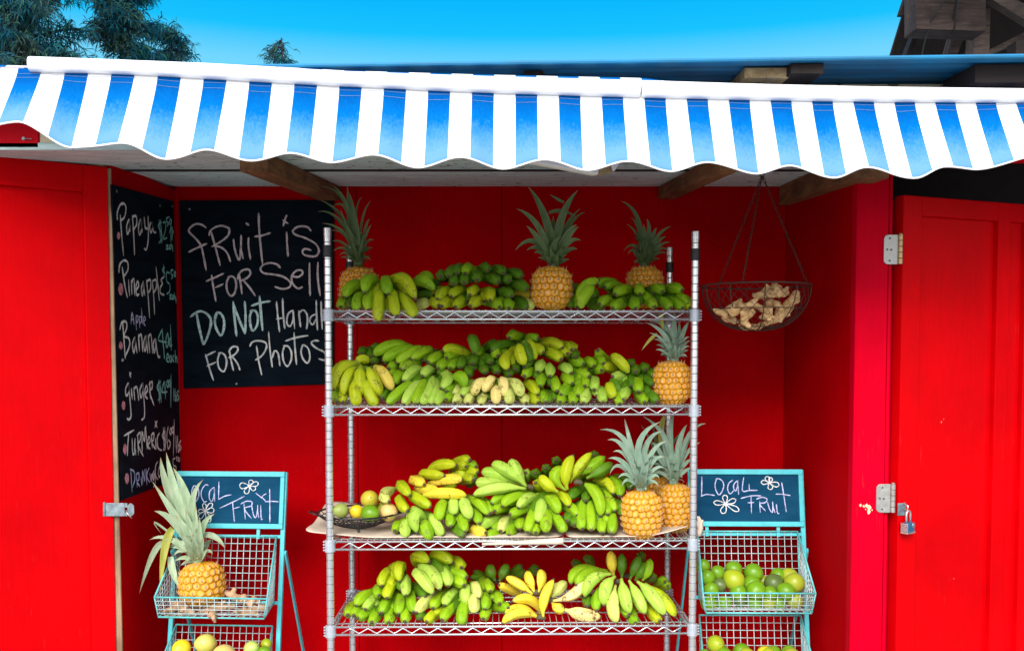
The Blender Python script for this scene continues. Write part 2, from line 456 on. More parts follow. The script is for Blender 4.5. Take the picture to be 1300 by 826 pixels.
# ------------------------------------------------------------------ ground, hut
V = Vector
g = MB(); g.add([(-60, -60, 0), (60, -60, 0), (60, 60, 0), (-60, 60, 0)], [(0, 1, 2, 3)])
go = g.build('ground', M['concrete']); tag(go, kind='structure')

XL, XR = -1.332, 1.096            # inner faces of the side walls
YB = 3.68                         # back wall
hut = thing('fruit_hut', (0, 3.2, 0), 'red painted wooden fruit hut with blue metal roof and white plank ceiling', 'hut')

def zceil(y): return 2.083 + (y - 2.77) * (2.136 - 2.083) / (3.68 - 2.77)

# back wall: three plywood sheets with fine joints
m = MB()
xs = [XL - 0.9, -0.62, (637 - 650) * YB / F, 1.0935, XR + 1.0]
for a, b in zip(xs[:-1], xs[1:]): m.box(a + 0.0012, b - 0.0012, YB, YB + 0.018, 0.0, 2.35)
m.box(XL - 0.9, XR + 1.0, YB + 0.019, YB + 0.06, 0.0, 2.35)
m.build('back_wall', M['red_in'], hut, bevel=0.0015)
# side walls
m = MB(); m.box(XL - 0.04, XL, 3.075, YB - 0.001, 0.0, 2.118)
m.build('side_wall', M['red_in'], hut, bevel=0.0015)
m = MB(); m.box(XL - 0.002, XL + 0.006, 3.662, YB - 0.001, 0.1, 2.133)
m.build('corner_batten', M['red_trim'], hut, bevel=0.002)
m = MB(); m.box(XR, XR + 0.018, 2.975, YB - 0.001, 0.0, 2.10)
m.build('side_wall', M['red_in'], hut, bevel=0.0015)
# jamb on the right: board, thin strip, dark gap
m = MB()
m.box(1.094, 1.197, 2.935, 2.974, 0.0, 2.10)
m.box(1.0945, 1.099, 2.931, 2.9345, 0.0, 2.10)
m.box(1.2025, 1.213, 2.945, 2.974, 0.0, 2.10)
m.box(1.197, 1.2025, 2.958, 2.974, 0.0, 2.10)
m.box(1.2135, 1.30, 2.99, 3.0, 0.0, 1.972)
jamb = m.build('door_jamb', M['red_jamb'], hut, bevel=0.0015)
m = MB()
for (cx, cy, rr) in ((1092.5, 641, 1.9), (1096.5, 642, 1.6), (1100, 641.5, 2.2), (1103.5, 644, 3.0), (1103, 649, 2.6), (1107, 647, 0.9), (1099, 646, 0.8)):
    c = W(cx, cy, 2.9345)
    pts = []
    for k in range(9):
        a = 2 * math.pi * k / 9; q = rr * (0.7 + 0.5 * rnd.random()) * 2.93 / F
        pts.append((c.x + q * math.cos(a) * 0.9, 2.9343, c.z + q * math.sin(a) * 1.25))
    m.add(pts, [tuple(range(9))])
m.build('paint_chip', M['patch'], jamb)

# closed, dark compartments at both sides
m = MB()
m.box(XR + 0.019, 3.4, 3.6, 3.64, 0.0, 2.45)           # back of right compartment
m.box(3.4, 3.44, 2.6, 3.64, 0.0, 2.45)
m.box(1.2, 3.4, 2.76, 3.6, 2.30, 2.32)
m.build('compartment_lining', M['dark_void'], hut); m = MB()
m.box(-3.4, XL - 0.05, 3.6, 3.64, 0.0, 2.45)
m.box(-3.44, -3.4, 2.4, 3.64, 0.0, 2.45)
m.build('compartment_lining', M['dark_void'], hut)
# ceiling planks running left to right
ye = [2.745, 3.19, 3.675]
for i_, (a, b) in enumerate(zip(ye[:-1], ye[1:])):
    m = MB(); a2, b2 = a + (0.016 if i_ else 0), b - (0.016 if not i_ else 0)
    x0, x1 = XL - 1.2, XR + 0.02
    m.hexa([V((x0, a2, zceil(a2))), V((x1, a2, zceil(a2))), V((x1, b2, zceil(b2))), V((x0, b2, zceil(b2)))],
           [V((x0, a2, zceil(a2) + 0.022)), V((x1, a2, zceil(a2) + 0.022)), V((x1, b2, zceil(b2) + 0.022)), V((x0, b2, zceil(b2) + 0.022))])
    m.build('ceiling_plank', M['white_plank' if i_ else 'shaded_plank'], hut, bevel=0.002)
m = MB(); m.box(XL - 1.2, XR + 0.02, 3.1755, 3.2045, zceil(3.19) - 0.003, zceil(3.19) + 0.03); m.build('ceiling_joint', M['dark_void'], hut)  # dark strip put in for the shade of the gap between planks
m = MB(); m.box(XL - 1.2, XR + 0.02, 2.75, 3.675, 2.17, 2.19); m.build('ceiling_lining', M['dark_void'], hut)
# rafters under the ceiling, given by far end and near end of the lower visible edge
def rafter(x_far, x_near, w, h, yn=2.80, yf=3.672, dz=0.0):
    m = MB()
    zf, zn = zceil(yf) - 0.001 + dz, zceil(yn) - 0.001 + dz
    q = lambda x, y, z: [V((x, y, z)), V((x + w, y, z)), V((x + w, y, z - h)), V((x, y, z - h))]
    m.hexa(q(x_near, yn, zn), q(x_far, yf, zf))
    m.build('rafter', M['timber'], hut, bevel=0.002)
rafter(W(405, 240, 3.67).x, W(316, 200, 2.9).x, 0.085, 0.055)
rafter(W(836, 240, 3.67).x, W(905, 212, 2.9).x, 0.065, 0.05)
rafter(W(989, 240, 3.67).x, W(1068, 205, 2.9).x, 0.11, 0.075)
# header board at the front, red with a bare piece
m = MB(); m.box(-3.3, W(52, 175, 2.76).x, 2.745, 2.785, 2.088, 2.28); hd = m.build('header_board', M['red_trim'], hut, bevel=0.002); m = MB(); m.box(W(1247, 108, 2.76).x, 3.4, 2.745, 2.785, 2.05, 2.285)
m.build('header_board', M['red_trim'], hut, bevel=0.002)
m = MB(); m.box(W(52, 175, 2.76).x + 0.001, W(1247, 108, 2.76).x - 0.001, 2.75, 2.785, 2.095, 2.276)
m.build('header_beam', M['cream'], hut, bevel=0.002)
m = MB(); p = W(30, 176, 2.743)
m.lathe([(0.0045, 0), (0.005, 0.003), (0.002, 0.004)], (p.x, 2.744, p.z), 10, (0, -1, 0)); m.tube([(p.x, 2.741, p.z), (p.x + 0.026, 2.738, p.z - 0.002)], 0.0013, 6)
m.build('nail', M['steel'], hd)
# bits of framing seen between the left door and the ceiling
m = MB()
a, b = W(57, 200, 2.95), W(131, 211, 3.05)
m.box(a.x, b.x, 3.05, 3.11, 2.095, 2.14); m.build('top_plate', M['timber_x'], hut, bevel=0.002)
# roof: corrugated sheet, ribs from left to right, resting on purlins that run front to back
m = MB(); rows = []
prof = []
y = 2.50
while y < 4.3:
    for dy, dz in ((0, 0), (0.045, 0), (0.05, 0.022), (0.085, 0.022), (0.095, 0)): prof.append((y + dy, dz))
    y += 0.105
def zroof(x, y): return 2.258 + 0.0135 * x + (y - 2.5) * 0.045
for yy, dz in prof: rows.append([V((x, yy, zroof(x, yy) + dz)) for x in (-3.6, -1.2, 1.2, 3.6)])
m.grid(rows)
rf = m.build('roof', M['blue_metal'], hut)
sm = rf.modifiers.new('thick', 'SOLIDIFY'); sm.thickness = 0.002
m = MB(); m.tube([V((x, 2.497, zroof(x, 2.5) + 0.002)) for x in (-3.6, 0, 3.6)], 0.006, 8); m.build('roof_edge', M['blue_metal'], rf)
for (x0, x1, mat, yn) in ((665, 690, 'old_wood_y', 2.56), (945, 1002, 'end_grain', 2.56), (1004, 1046, 'old_wood_y', 2.52), (1238, 1330, 'dark_void', 2.56)):
    a, b = W(x0, 95, yn), W(x1, 95, yn); m = MB()
    zt = lambda yy: zroof((a.x + b.x) / 2, yy) - 0.003
    hh = 0.028 if mat != 'dark_void' else 0.05
    m.hexa([V((a.x, yn, zt(yn))), V((b.x, yn, zt(yn))), V((b.x, yn, zt(yn) - hh)), V((a.x, yn, zt(yn) - hh))],
           [V((a.x, 3.6, zt(3.6))), V((b.x, 3.6, zt(3.6))), V((b.x, 3.6, zt(3.6) - hh)), V((a.x, 3.6, zt(3.6) - hh))])
    m.build('purlin', M[mat], hut, bevel=0.002)

# ------------------------------------------------------------------ doors
def frame_door(P0, P1, ztop, zbot, stiles, rail, name_mat, thick=0.04, recess=0.018):
    """door standing on the line P0-P1 (front face); stiles: (u0, u1) spans along it; panels between them"""
    P0, P1 = V(P0), V(P1); d = P1 - P0; L = d.length; d.normalize(); n = V((d.y, -d.x, 0))
    if n.y > 0: n = -n
    def slab(m, u0, u1, z0, z1, off0, off1):
        q = lambda off: [V((*(P0 + d * u0 + n * off).xy, z0)), V((*(P0 + d * u1 + n * off).xy, z0)), V((*(P0 + d * u1 + n * off).xy, z1)), V((*(P0 + d * u0 + n * off).xy, z1))]
        m.hexa(q(off0), q(off1))
    dr = MB()
    for a, b in stiles: slab(dr, a, b, zbot, ztop, 0, -thick)
    pn = []
    for (a, b), (c, e) in zip(stiles[:-1], stiles[1:]):
        slab(dr, b, c, ztop - rail, ztop, -0.0006, -thick); slab(dr, b, c, zbot, zbot + 0.12, -0.0006, -thick)
        pn.append((b, c))
    do = dr.build('door', M[name_mat], hut, bevel=0.0025)
    for b, c in pn:
        p = MB(); slab(p, b + 0.0004, c - 0.0004, zbot + 0.1205, ztop - rail - 0.0005, -recess, -thick + 0.006)
        p.build('door_panel', M[name_mat], do)
    return do, d, n

# left door, swung towards the viewer at its left side
pl0, pl1 = V((W(0, 200, 2.885).x, 2.885, 0)), V((W(136.6, 212, 3.062).x, 3.062, 0))
dl = (pl0 - pl1).normalized(); pfar = pl1 + dl * 1.05
Lw = (pl1 - pfar).length; st = (W(138, 400, 3.062) - W(107, 400, 3.02)).length
ldoor, dL, nL = frame_door(pfar, pl1, 2.093, 0.08, [(0, 0.1), (Lw - st, Lw)], 0.088, 'red')
# bare timber post between door edge and price board wall
m = MB(); q = lambda y, z: [V((W(a_, 640, 3.066).x + (2.1 - z) * 0.006, y, z)) for a_ in (136.0, 148.2)]
m.hexa(q(3.066, 0) + q(3.0745, 0)[::-1], q(3.066, 2.09) + q(3.0745, 2.09)[::-1])
m.build('door_post', M['timber_x'], hut, bevel=0.003)
# right door: left edge near the jamb, right side swung back
pr0 = V((W(1147.5, 250, 2.945).x, 2.945, 0)); pr1 = V((W(1300, 260, 3.137).x, 3.137, 0))
dr_ = (pr1 - pr0).normalized()
us = [(0, W(1170, 300, 2.97)), (W(1268, 300, 3.09), W(1283, 300, 3.113))]
def upos(px):
    # where the vertical through px meets the door line
    r_ = ray(px, 300); k = r_.x / r_.y
    # (pr0.x + d*u.x) = k*(pr0.y + d.y*u)
    return (k * pr0.y - pr0.x) / (dr_.x - k * dr_.y)
rdoor, dR, nR = frame_door(pr0, pr0 + dr_ * 0.62, 1.983, 0.08, [(0, upos(1170)), (upos(1267.5), upos(1283)), (0.54, 0.62)], 0.062, 'red')

def hinge(px, py0, py1, y):
    a, b = W(px - 17, py0, y), W(px, py1, y); m = MB()
    x0, x1, z1, z0 = a.x, b.x, a.z, b.z; r_ = 0.014; pts = []
    for cx, cz, a0 in ((x0 + r_, z1 - r_, 90), (x0 + r_, z0 + r_, 180)):
        for k in range(6):
            t = R(a0 + 18 * k); pts.append((cx + r_ * math.cos(t), cz + r_ * math.sin(t)))
    pts += [(x1, z0), (x1, z1)]
    m.hexa([V((x, y, z)) for x, z in pts], [V((x, y - 0.003, z)) for x, z in pts])
    ho = m.build('hinge', M['nickel'], jamb, bevel=0.0006)
    k = MB(); h = (z1 - z0) / 5
    for i in range(5):
        k.cur = 0
        k.lathe([(0.0066, 0.0008), (0.0072, 0.0016), (0.0072, h - 0.0016), (0.0066, h - 0.0008)], (x1 + 0.0075, y - 0.004, z0 + i * h), 14)
    k.lathe([(0.004, 0), (0.0055, 0.001), (0.0055, 0.003), (0.003, 0.005)], (x1 + 0.0075, y - 0.004, z1), 12)
    k.build('hinge_knuckle', M['brass_pin'] if py0 < 400 else M['nickel'], ho, smooth=False)
    s = MB()
    for fx, fz in ((0.42, 0.88), (0.24, 0.5), (0.52, 0.49), (0.42, 0.12)):
        s.lathe([(0.0032, 0), (0.0034, 0.0006), (0.0012, 0.0012)], (x0 + fx * (x1 - x0), y - 0.003, z0 + fz * (z1 - z0)), 10, (0, -1, 0))
    s.build('screw', M['screw'], ho)
hinge(1139, 298, 335.5, 2.9335)
hinge(1129.5, 614, 650, 2.9335)

# hasp across the gap on the left: hinged plate, slot and wire staple
m = MB(); Yh = 3.050
def rect(m, x0, y0, x1, y1, Y, t=0.003, c=3):
    a, b = W(x0, y0, Y), W(x1, y1, Y); e = c * Y / F
    P = [(a.x + e, a.z), (b.x - e, a.z), (b.x, a.z - e), (b.x, b.z + e), (b.x - e, b.z), (a.x + e, b.z), (a.x, b.z + e), (a.x, a.z - e)]
    m.hexa([V((x, Y, z)) for x, z in P], [V((x, Y - t, z)) for x, z in P])
rect(m, 118.5, 637.5, 131.5, 653.5, Yh + 0.001)
rect(m, 133, 638, 158.7, 654.5, Yh, c=0.6); rect(m, 162, 638.5, 170.5, 654.5, Yh)
rect(m, 158.7, 638.3, 162, 643.5, Yh, c=0.1); rect(m, 158.7, 650.5, 162, 654.5, Yh, c=0.1)
hasp = m.build('hasp', M['steel'], ldoor, bevel=0.0006)
m = MB(); a, b = W(132.3, 637, Yh - 0.004), W(132.3, 654.5, Yh - 0.004)
m.tube([b, a], 0.0042, 10); m.build('hasp_pin', M['steel'], hasp, smooth=False)
m = MB(); m.tube([W(160, 646, Yh + 0.01), W(160.2, 649, Yh - 0.008), W(163, 653, Yh - 0.014), W(167, 657.5, Yh - 0.006)], 0.0016, 8); m.build('staple', M['lock_steel'], hasp, smooth=True)
m = MB(); c = W(128.5, 640.3, Yh - 0.0035); m.lathe([(0.0036, 0), (0.0036, 0.001), (0.002, 0.002)], c, 10, (0, -1, 0)); m.build('screw', M['screw'], hasp)
# post behind the hasp so that it is fixed to something
m = MB(); m.box(W(150.2, 640, 3.07).x, W(158, 640, 3.07).x, 3.055, 3.0715, 1.0, 1.02)

# staple plate and padlock on the right door
def rpt(px, py, off):
    u = upos(px); p = pr0 + dR * u + nR * off
    q = W(px, py, p.y); return V((p.x, p.y, q.z))
m = MB()
c0, c1, c2, c3 = rpt(1144.6, 638.5, 0.0008), rpt(1155, 637.5, 0.0008), rpt(1155, 653.5, 0.0008), rpt(1144.8, 654, 0.0008)
m.hexa([c0, c1, c2, c3], [p + nR * 0.003 for p in (c0, c1, c2, c3)])
sp = m.build('staple_plate', M['steel'], rdoor, bevel=0.0006)
m = MB(); q = rpt(1153, 643, 0.003)
m.tube([q + V((0, 0, 0.008)), q + nR * 0.016 + V((0, 0, 0.006)), q + nR * 0.016 - V((0, 0, 0.006)), q - V((0, 0, 0.008))], 0.0024, 8)
m.build('staple', M['lock_steel'], sp, smooth=True)
c = rpt(1154, 668, 0.018); s = F / c.y
lock = thing('padlock', (c.x, c.y, c.z - 0.021), 'small blue and steel padlock hanging open from the staple on the right red door', 'padlock', rotz=math.atan2(dR.y, dR.x) + 0.25)
m = MB(); m.box(-0.021, 0.021, -0.011, 0.011, 0.006, 0.034); m.build('lock_body', M['lock_blue'], lock, bevel=0.002, local=True)
m = MB()
for i in range(5): m.box(-0.0222, -0.0212, -0.0125, 0.0125, 0.007 + i * 0.0055, 0.0115 + i * 0.0055)
m.box(-0.0225, 0.0225, -0.0125, 0.0125, 0.0, 0.0058); m.lathe([(0.0072, 0), (0.0072, 0.0012)], (0.013, -0.0112, 0.025), 14, (0, -1, 0))
m.build('lock_casing', M['lock_steel'], lock, bevel=0.0008, local=True)
m = MB(); pts = [V((-0.011, 0, 0.03)), V((-0.011, 0, 0.058))] + [V((0.011 * -math.cos(R(a)), 0, 0.06 + 0.012 * math.sin(R(a)))) for a in range(15, 180, 22)] + [V((0.011, 0, 0.058)), V((0.011, 0, 0.034))]
m.tube(pts, 0.0034, 10); m.build('shackle', M['lock_steel'], lock, smooth=True, local=True)

# ------------------------------------------------------------------ awning
def Ybar(px): return 2.31 + (px - 62) / (1240 - 62) * (2.49 - 2.31)
aw = thing('striped_awning', (0, 2.6, 2.05), 'blue and white striped awning with scalloped valance under a white front bar', 'awning')
bar_top = [(40, 73), (150, 77), (300, 83), (430, 91.5), (600, 97.5), (813, 103), (950, 107.5), (1100, 111), (1300, 113.5)]
bar_bot = [(40, 93), (150, 94.5), (300, 103.5), (430, 110.5), (600, 118.5), (813, 125), (950, 128), (1100, 130.5), (1300, 131.5)]
def itp(tab, x):
    if x <= tab[0][0]: (x0, y0), (x1, y1) = tab[0], tab[1]
    elif x >= tab[-1][0]: (x0, y0), (x1, y1) = tab[-2], tab[-1]
    else:
        for (x0, y0), (x1, y1) in zip(tab[:-1], tab[1:]):
            if x0 <= x <= x1: break
    return y0 + (y1 - y0) * (x - x0) / (x1 - x0)
# the bar has a rounded box section
def bar_piece(xa, xb):
    m = MB(); vs = []; N = 24; xs_ = [xa + (xb - xa) * i / 10 for i in range(11)]
    for x in xs_:
        Y = Ybar(x); a, b = W(x, itp(bar_top, x), Y), W(x, itp(bar_bot, x), Y); c = (a + b) / 2; h = (a.z - b.z) / 2
        for k in range(N):
            t = 2 * math.pi * k / N; cs, sn = math.cos(t), math.sin(t); e = 0.7
            vs.append(c + V((0, math.copysign(abs(cs) ** e, cs) * 0.024, math.copysign(abs(sn) ** e, sn) * h)))
    fs = []
    for i in range(10):
        for k in range(N): fs.append((i * N + k, i * N + (k + 1) % N, (i + 1) * N + (k + 1) % N, (i + 1) * N + k))
    fs += [tuple(range(N)), tuple(range(10 * N, 11 * N))]
    m.add(vs, fs); m.build('front_bar', M['white_bar'], aw, smooth=True, bevel=0.006 if xb > 900 and False else 0.0025)
bar_piece(40, 812); bar_piece(814, 1420)
hem = [(-88, 188), (20, 154.5), (90, 187.5), (156, 182), (210, 202.5), (261, 190.5), (319, 204.5), (366, 194.5), (422, 206.5), (472, 196.5), (532, 213), (583, 199.5),
       (640, 214.5), (691, 202.5), (747, 216), (798, 204.5), (852, 217.5), (900, 206), (961, 220.5), (1004, 210.5), (1060, 226), (1101, 212.5), (1163, 226.5), (1202, 211.5), (1240, 215), (1330, 196), (1380, 215), (1440, 200)]
def hemy(x):
    for (x0, y0), (x1, y1) in zip(hem[:-1], hem[1:]):
        if x0 <= x <= x1:
            t = (x - x0) / (x1 - x0); t = t * t * (3 - 2 * t); return y0 + (y1 - y0) * t
    return hem[-1][1]
X0s = (91 - 650) * 2.315 / F
rows = []; stv = []; drp = []
NX, NT_ = 560, 14
pxs = [-80 + 1500 * i / NX for i in range(NX + 1)]
hempts = []
for j in range(NT_ + 1):
    t = j / NT_; row = []
    for i, px in enumerate(pxs):
        Y = Ybar(px); top = W(px, itp(bar_bot, px) - 6, Y); Xw = top.x
        yb = Y * (0.955 + 0.004 * math.sin(px * 0.021))
        # bottom point keeps its world X; its height comes from the hem line in the photo
        pxb = 650 + (px - 650) * Y / yb
        bot = W(pxb, hemy(pxb), yb)
        w_ = math.sin(t * math.pi) * 0.012 + 0.004 * math.sin(px * 0.117) * t
        p = top.lerp(bot, t); p.x = Xw; p.y = Y + (yb - Y) * (t ** 1.35) - w_ * 0.6
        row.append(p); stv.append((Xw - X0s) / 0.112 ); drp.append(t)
        if j == NT_: hempts.append(p)
    rows.append(row)
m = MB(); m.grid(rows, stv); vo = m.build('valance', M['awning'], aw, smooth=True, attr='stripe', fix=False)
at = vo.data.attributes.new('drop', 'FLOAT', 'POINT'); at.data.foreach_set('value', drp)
s_ = vo.modifiers.new('thick', 'SOLIDIFY'); s_.thickness = 0.0012; s_.offset = 1
m = MB(); m.tube(hempts[::2], 0.0024, 6); m.build('hem_piping', M['white_bar'], aw, smooth=True)
for j_ in (1, 2):
    q_ = [rows[j_][i].lerp(rows[j_ + 1][i], 0.35) + V((0, -0.0012, 0)) for i in range(0, NX + 1, 2)]
    m = MB(); m.tube(q_, 0.00045, 4); m.build('stitching', M['thread'], aw, smooth=True)
# canopy: from over the bar back to the hut, with soft humps behind the bar
rows = []; stv = []; drp = []
for j in range(24):
    t = j / 23; row = []
    for i in range(0, NX + 1, 4):
        px = pxs[i]; Y = Ybar(px); tp = W(px, itp(bar_top, px), Y); bt = W(px, itp(bar_bot, px), Y)
        hump = max(0.0, math.sin((px - 205) / 730 * math.pi)) if 205 < px < 935 else 0.0
        hump = min(1, hump * 2.2) * 0.029
        z0 = (tp.z + bt.z) / 2 if t < 0.06 else tp.z - 0.006
        yb = 2.742
        y_ = Y + 0.02 + (yb - Y - 0.02) * t
        z_ = z0 + (2.22 - z0) * t + hump * math.sin(min(1, t * 2.6) * math.pi) * (1 if t < 0.39 else 0)
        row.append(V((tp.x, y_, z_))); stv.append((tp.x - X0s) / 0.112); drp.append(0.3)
    rows.append(row)
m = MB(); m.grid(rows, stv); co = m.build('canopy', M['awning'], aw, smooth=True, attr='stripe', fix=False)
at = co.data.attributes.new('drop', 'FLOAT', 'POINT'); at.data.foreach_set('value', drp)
# folding arm seen below the hem in the middle
m = MB(); m.bar(W(640, 196, 2.55), W(757, 218, 2.68), 0.03, 0.022); m.build('awning_arm', M['white_bar'], aw, bevel=0.004)
m = MB(); m.bar(W(757.5, 218, 2.68), W(775, 215.5, 2.70), 0.022, 0.02); m.build('arm_joint', M['end_grain'], aw, bevel=0.003)
m = MB(); m.bar(W(560, 178, 2.46), W(640, 196, 2.55), 0.03, 0.022); m.bar(W(775, 215.5, 2.70), V((W(800, 210, 2.74).x, 2.744, 2.12)), 0.022, 0.02); m.build('awning_arm', M['white_bar'], aw, bevel=0.004)

# ------------------------------------------------------------------ neighbouring timber roof, upper right
nb = thing('timber_roof', (W(1230, 60, 5.4).x, 5.4, 0), 'weathered dark timber eaves of a neighbouring building above the blue roof', 'building')
def poly(name, mat, pts, Y, t, bev=0.004, Ys=None):
    m = MB(); a = [W(x, y, (Ys[i] if Ys else Y)) for i, (x, y) in enumerate(pts)]
    b = [p + V((0, t, 0)) for p in a]
    m.hexa(a, b); return m.build(name, M[mat], nb, bevel=bev)
# sloping roof deck seen from below: edge from lower left to upper right
poly('roof_deck', 'old_wood_y', [(1128, 79), (1160, -26), (1420, -60), (1420, 79)], 0, 0.03, Ys=[6.0, 5.9, 6.6, 6.7])
poly('eave_board', 'old_wood_y', [(1140.5, 20), (1151, -12), (1166, -12), (1157, 20.5)], 5.55, 0.03)
bm_ = poly('beam', 'old_wood', [(1163, -20), (1252, -20), (1252, 40), (1163, 37)], 5.3, 0.16)
poly('beam_end', 'end_grain', [(1152.5, -18), (1163, -20), (1163, 37), (1152, 43.5)], 0, 0.01, Ys=[5.47, 5.299, 5.299, 5.47]).active_material = M['old_wood']
poly('rafter', 'old_wood_y', [(1147, 76), (1153, 76), (1168, 44), (1160, 44)], 5.7, 0.08)
poly('rafter', 'old_wood_l', [(1199, 79), (1212, 79), (1226, 44), (1210, 44)], 5.62, 0.08)
poly('rafter', 'old_wood_y', [(1222, 79), (1229, 79), (1250, 44), (1240, 44)], 5.66, 0.08)
poly('post', 'old_wood_l', [(1235, 79), (1256, 79), (1258, 10), (1238, 12)], 5.5, 0.1)
poly('rafter', 'old_wood_l', [(1226, -22), (1246, -24), (1330, 20), (1330, 44)], 5.35, 0.07)
poly('rafter', 'old_wood_y', [(1262, -24), (1280, -24), (1340, 6), (1340, 18)], 5.45, 0.07)
poly('brace', 'old_wood_l', [(1256, 70), (1256, 63), (1330, 26), (1330, 38)], 5.58, 0.06)
poly('brace', 'old_wood_l', [(1256, 79), (1330, 48), (1330, 58), (1270, 80)], 5.56, 0.06)
poly('soffit', 'dark_void', [(1236, 78), (1236, -26), (1440, -40), (1440, 90)], 6.05, 0.05)
for pts in ([(1205, -6), (1184, 22), (1175, 50), (1169, 78)], [(1215, -6), (1211, 20), (1207, 44), (1195, 78)], [(1218, -6), (1212, 34), (1208, 52), (1200, 78)]):
    m = MB(); q = [W(x, y, 5.24 + 0.05 * i) for i, (x, y) in enumerate(pts)]
    sm_ = []
    for i in range(13):
        t = i / 12 * 3; k = min(2, int(t)); f_ = t - k
        p0, p1, p2, p3 = q[max(0, k - 1)], q[k], q[k + 1], q[min(3, k + 2)]
        sm_.append(0.5 * ((2 * p1) + (p2 - p0) * f_ + (2 * p0 - 5 * p1 + 4 * p2 - p3) * f_ ** 2 + (3 * p1 - p0 - 3 * p2 + p3) * f_ ** 3))
    m.tube(sm_, 0.0045, 6); m.build('cable', M['cable'], nb, smooth=True)
poly('meter_box', 'old_wood_y', [(1290, 52), (1320, 46), (1320, 84), (1290, 80)], 5.25, 0.1)
# unseen eaves slab added above the picture to shade the timbers
m = MB(); a, b = W(1190, -40, 5.4), W(1190, -40, 5.4)
m.hexa([V((a.x - 0.3, 4.6, a.z + 0.02)), V((a.x + 3.2, 4.6, a.z + 0.02)), V((a.x + 3.2, 6.6, a.z + 1.1)), V((a.x - 0.3, 6.6, a.z + 1.1))], [V((a.x - 0.3, 4.6, a.z + 0.06)), V((a.x + 3.2, 4.6, a.z + 0.06)), V((a.x + 3.2, 6.6, a.z + 1.14)), V((a.x - 0.3, 6.6, a.z + 1.14))])
m.build('eaves', M['old_wood_y'], nb)
m = MB(); m.box(W(1245, 60, 5.6).x - 0.05, W(1245, 60, 5.6).x + 0.05, 5.62, 5.72, 0, 3.1); m.box(W(1400, 60, 6).x, W(1400, 60, 6).x + 0.12, 5.62, 5.74, 0, 3.3)
m.build('support_post', M['old_wood'], nb)
# ------------------------------------------------------------------ wire shelving unit
SX, SD = 0.612, 0.458
shelf = thing('wire_shelving_unit', (0.0, 3.07, 0), 'tall chrome wire shelving unit with grooved posts, loaded with bananas and pineapples', 'shelving', rotz=R(0.9))
sz = [W(650, 395, 3.07).z, W(650, 516, 3.07).z, W(650, 686.5, 3.07).z, W(650, 794.5, 3.07).z]
def post(x, y, top, collars):
    prof = [(0.0, 0.012), (0.0115, 0.012)]; z = 0.05
    prof = [(0.0095, 0.02), (0.0122, 0.022)]; gr = []
    while z < top - 0.03:
        prof += [(0.0124, z - 0.0019), (0.0106, z - 0.0012), (0.0106, z + 0.0012), (0.0124, z + 0.0019)]; gr.append(z); z += 0.0272
    prof += [(0.0124, top - 0.03), (0.0132, top - 0.029), (0.0132, top - 0.002), (0.0105, top)]
    m = MB(); m.lathe(prof, (x, y, 0), 18)
    o = m.build('post', M['chrome'], shelf, local=True); 
    for p in o.data.polygons: p.use_smooth = True
    k = MB()
    for z in gr: k.lathe([(0.01075, z - 0.0011), (0.01075, z + 0.0011)], (x, y, 0), 18, cap=False)
    k.build('groove', M['groove'], o, local=True, smooth=True)['kind'] = 'stuff'
    em = o.modifiers.new('edges', 'EDGE_SPLIT'); em.split_angle = R(35)
    m = MB(); m.lathe([(0.004, 0.022), (0.008, 0.02), (0.017, 0.006), (0.017, 0.0), (0.0, 0.0)], (x, y, 0), 16); m.build('foot', M['black_rubber'], o, local=True)
    m = MB(); m.lathe([(0.0135, 0), (0.0158, 0.001), (0.0158, 0.039), (0.0135, 0.04)], (x, y, top - 0.098), 20); m.build('sleeve', M['black_rubber'], o, local=True)
    for z in sz:
        m = MB(); m.lathe([(0.0133, 0), (0.0178, 0.001), (0.0172, 0.040), (0.0133, 0.041)], (x, y, z - 0.034), 20)
        for k in range(4): m.box(x + (0.017 if x > 0 else -0.0225), x + (0.0225 if x > 0 else -0.017), y - 0.006, y + 0.006, z - 0.03 + k * 0.0095, z - 0.026 + k * 0.0095)
        m.build('collar', M['collar'], o, local=True, bevel=0.0006)
ztop = W(883, 293, 3.07).z
for x, y, t in ((-SX, 0, ztop + 0.009), (SX, 0, ztop), (-SX, SD, ztop - 0.003), (SX, SD, ztop - 0.003)): post(x, y, t, 0)
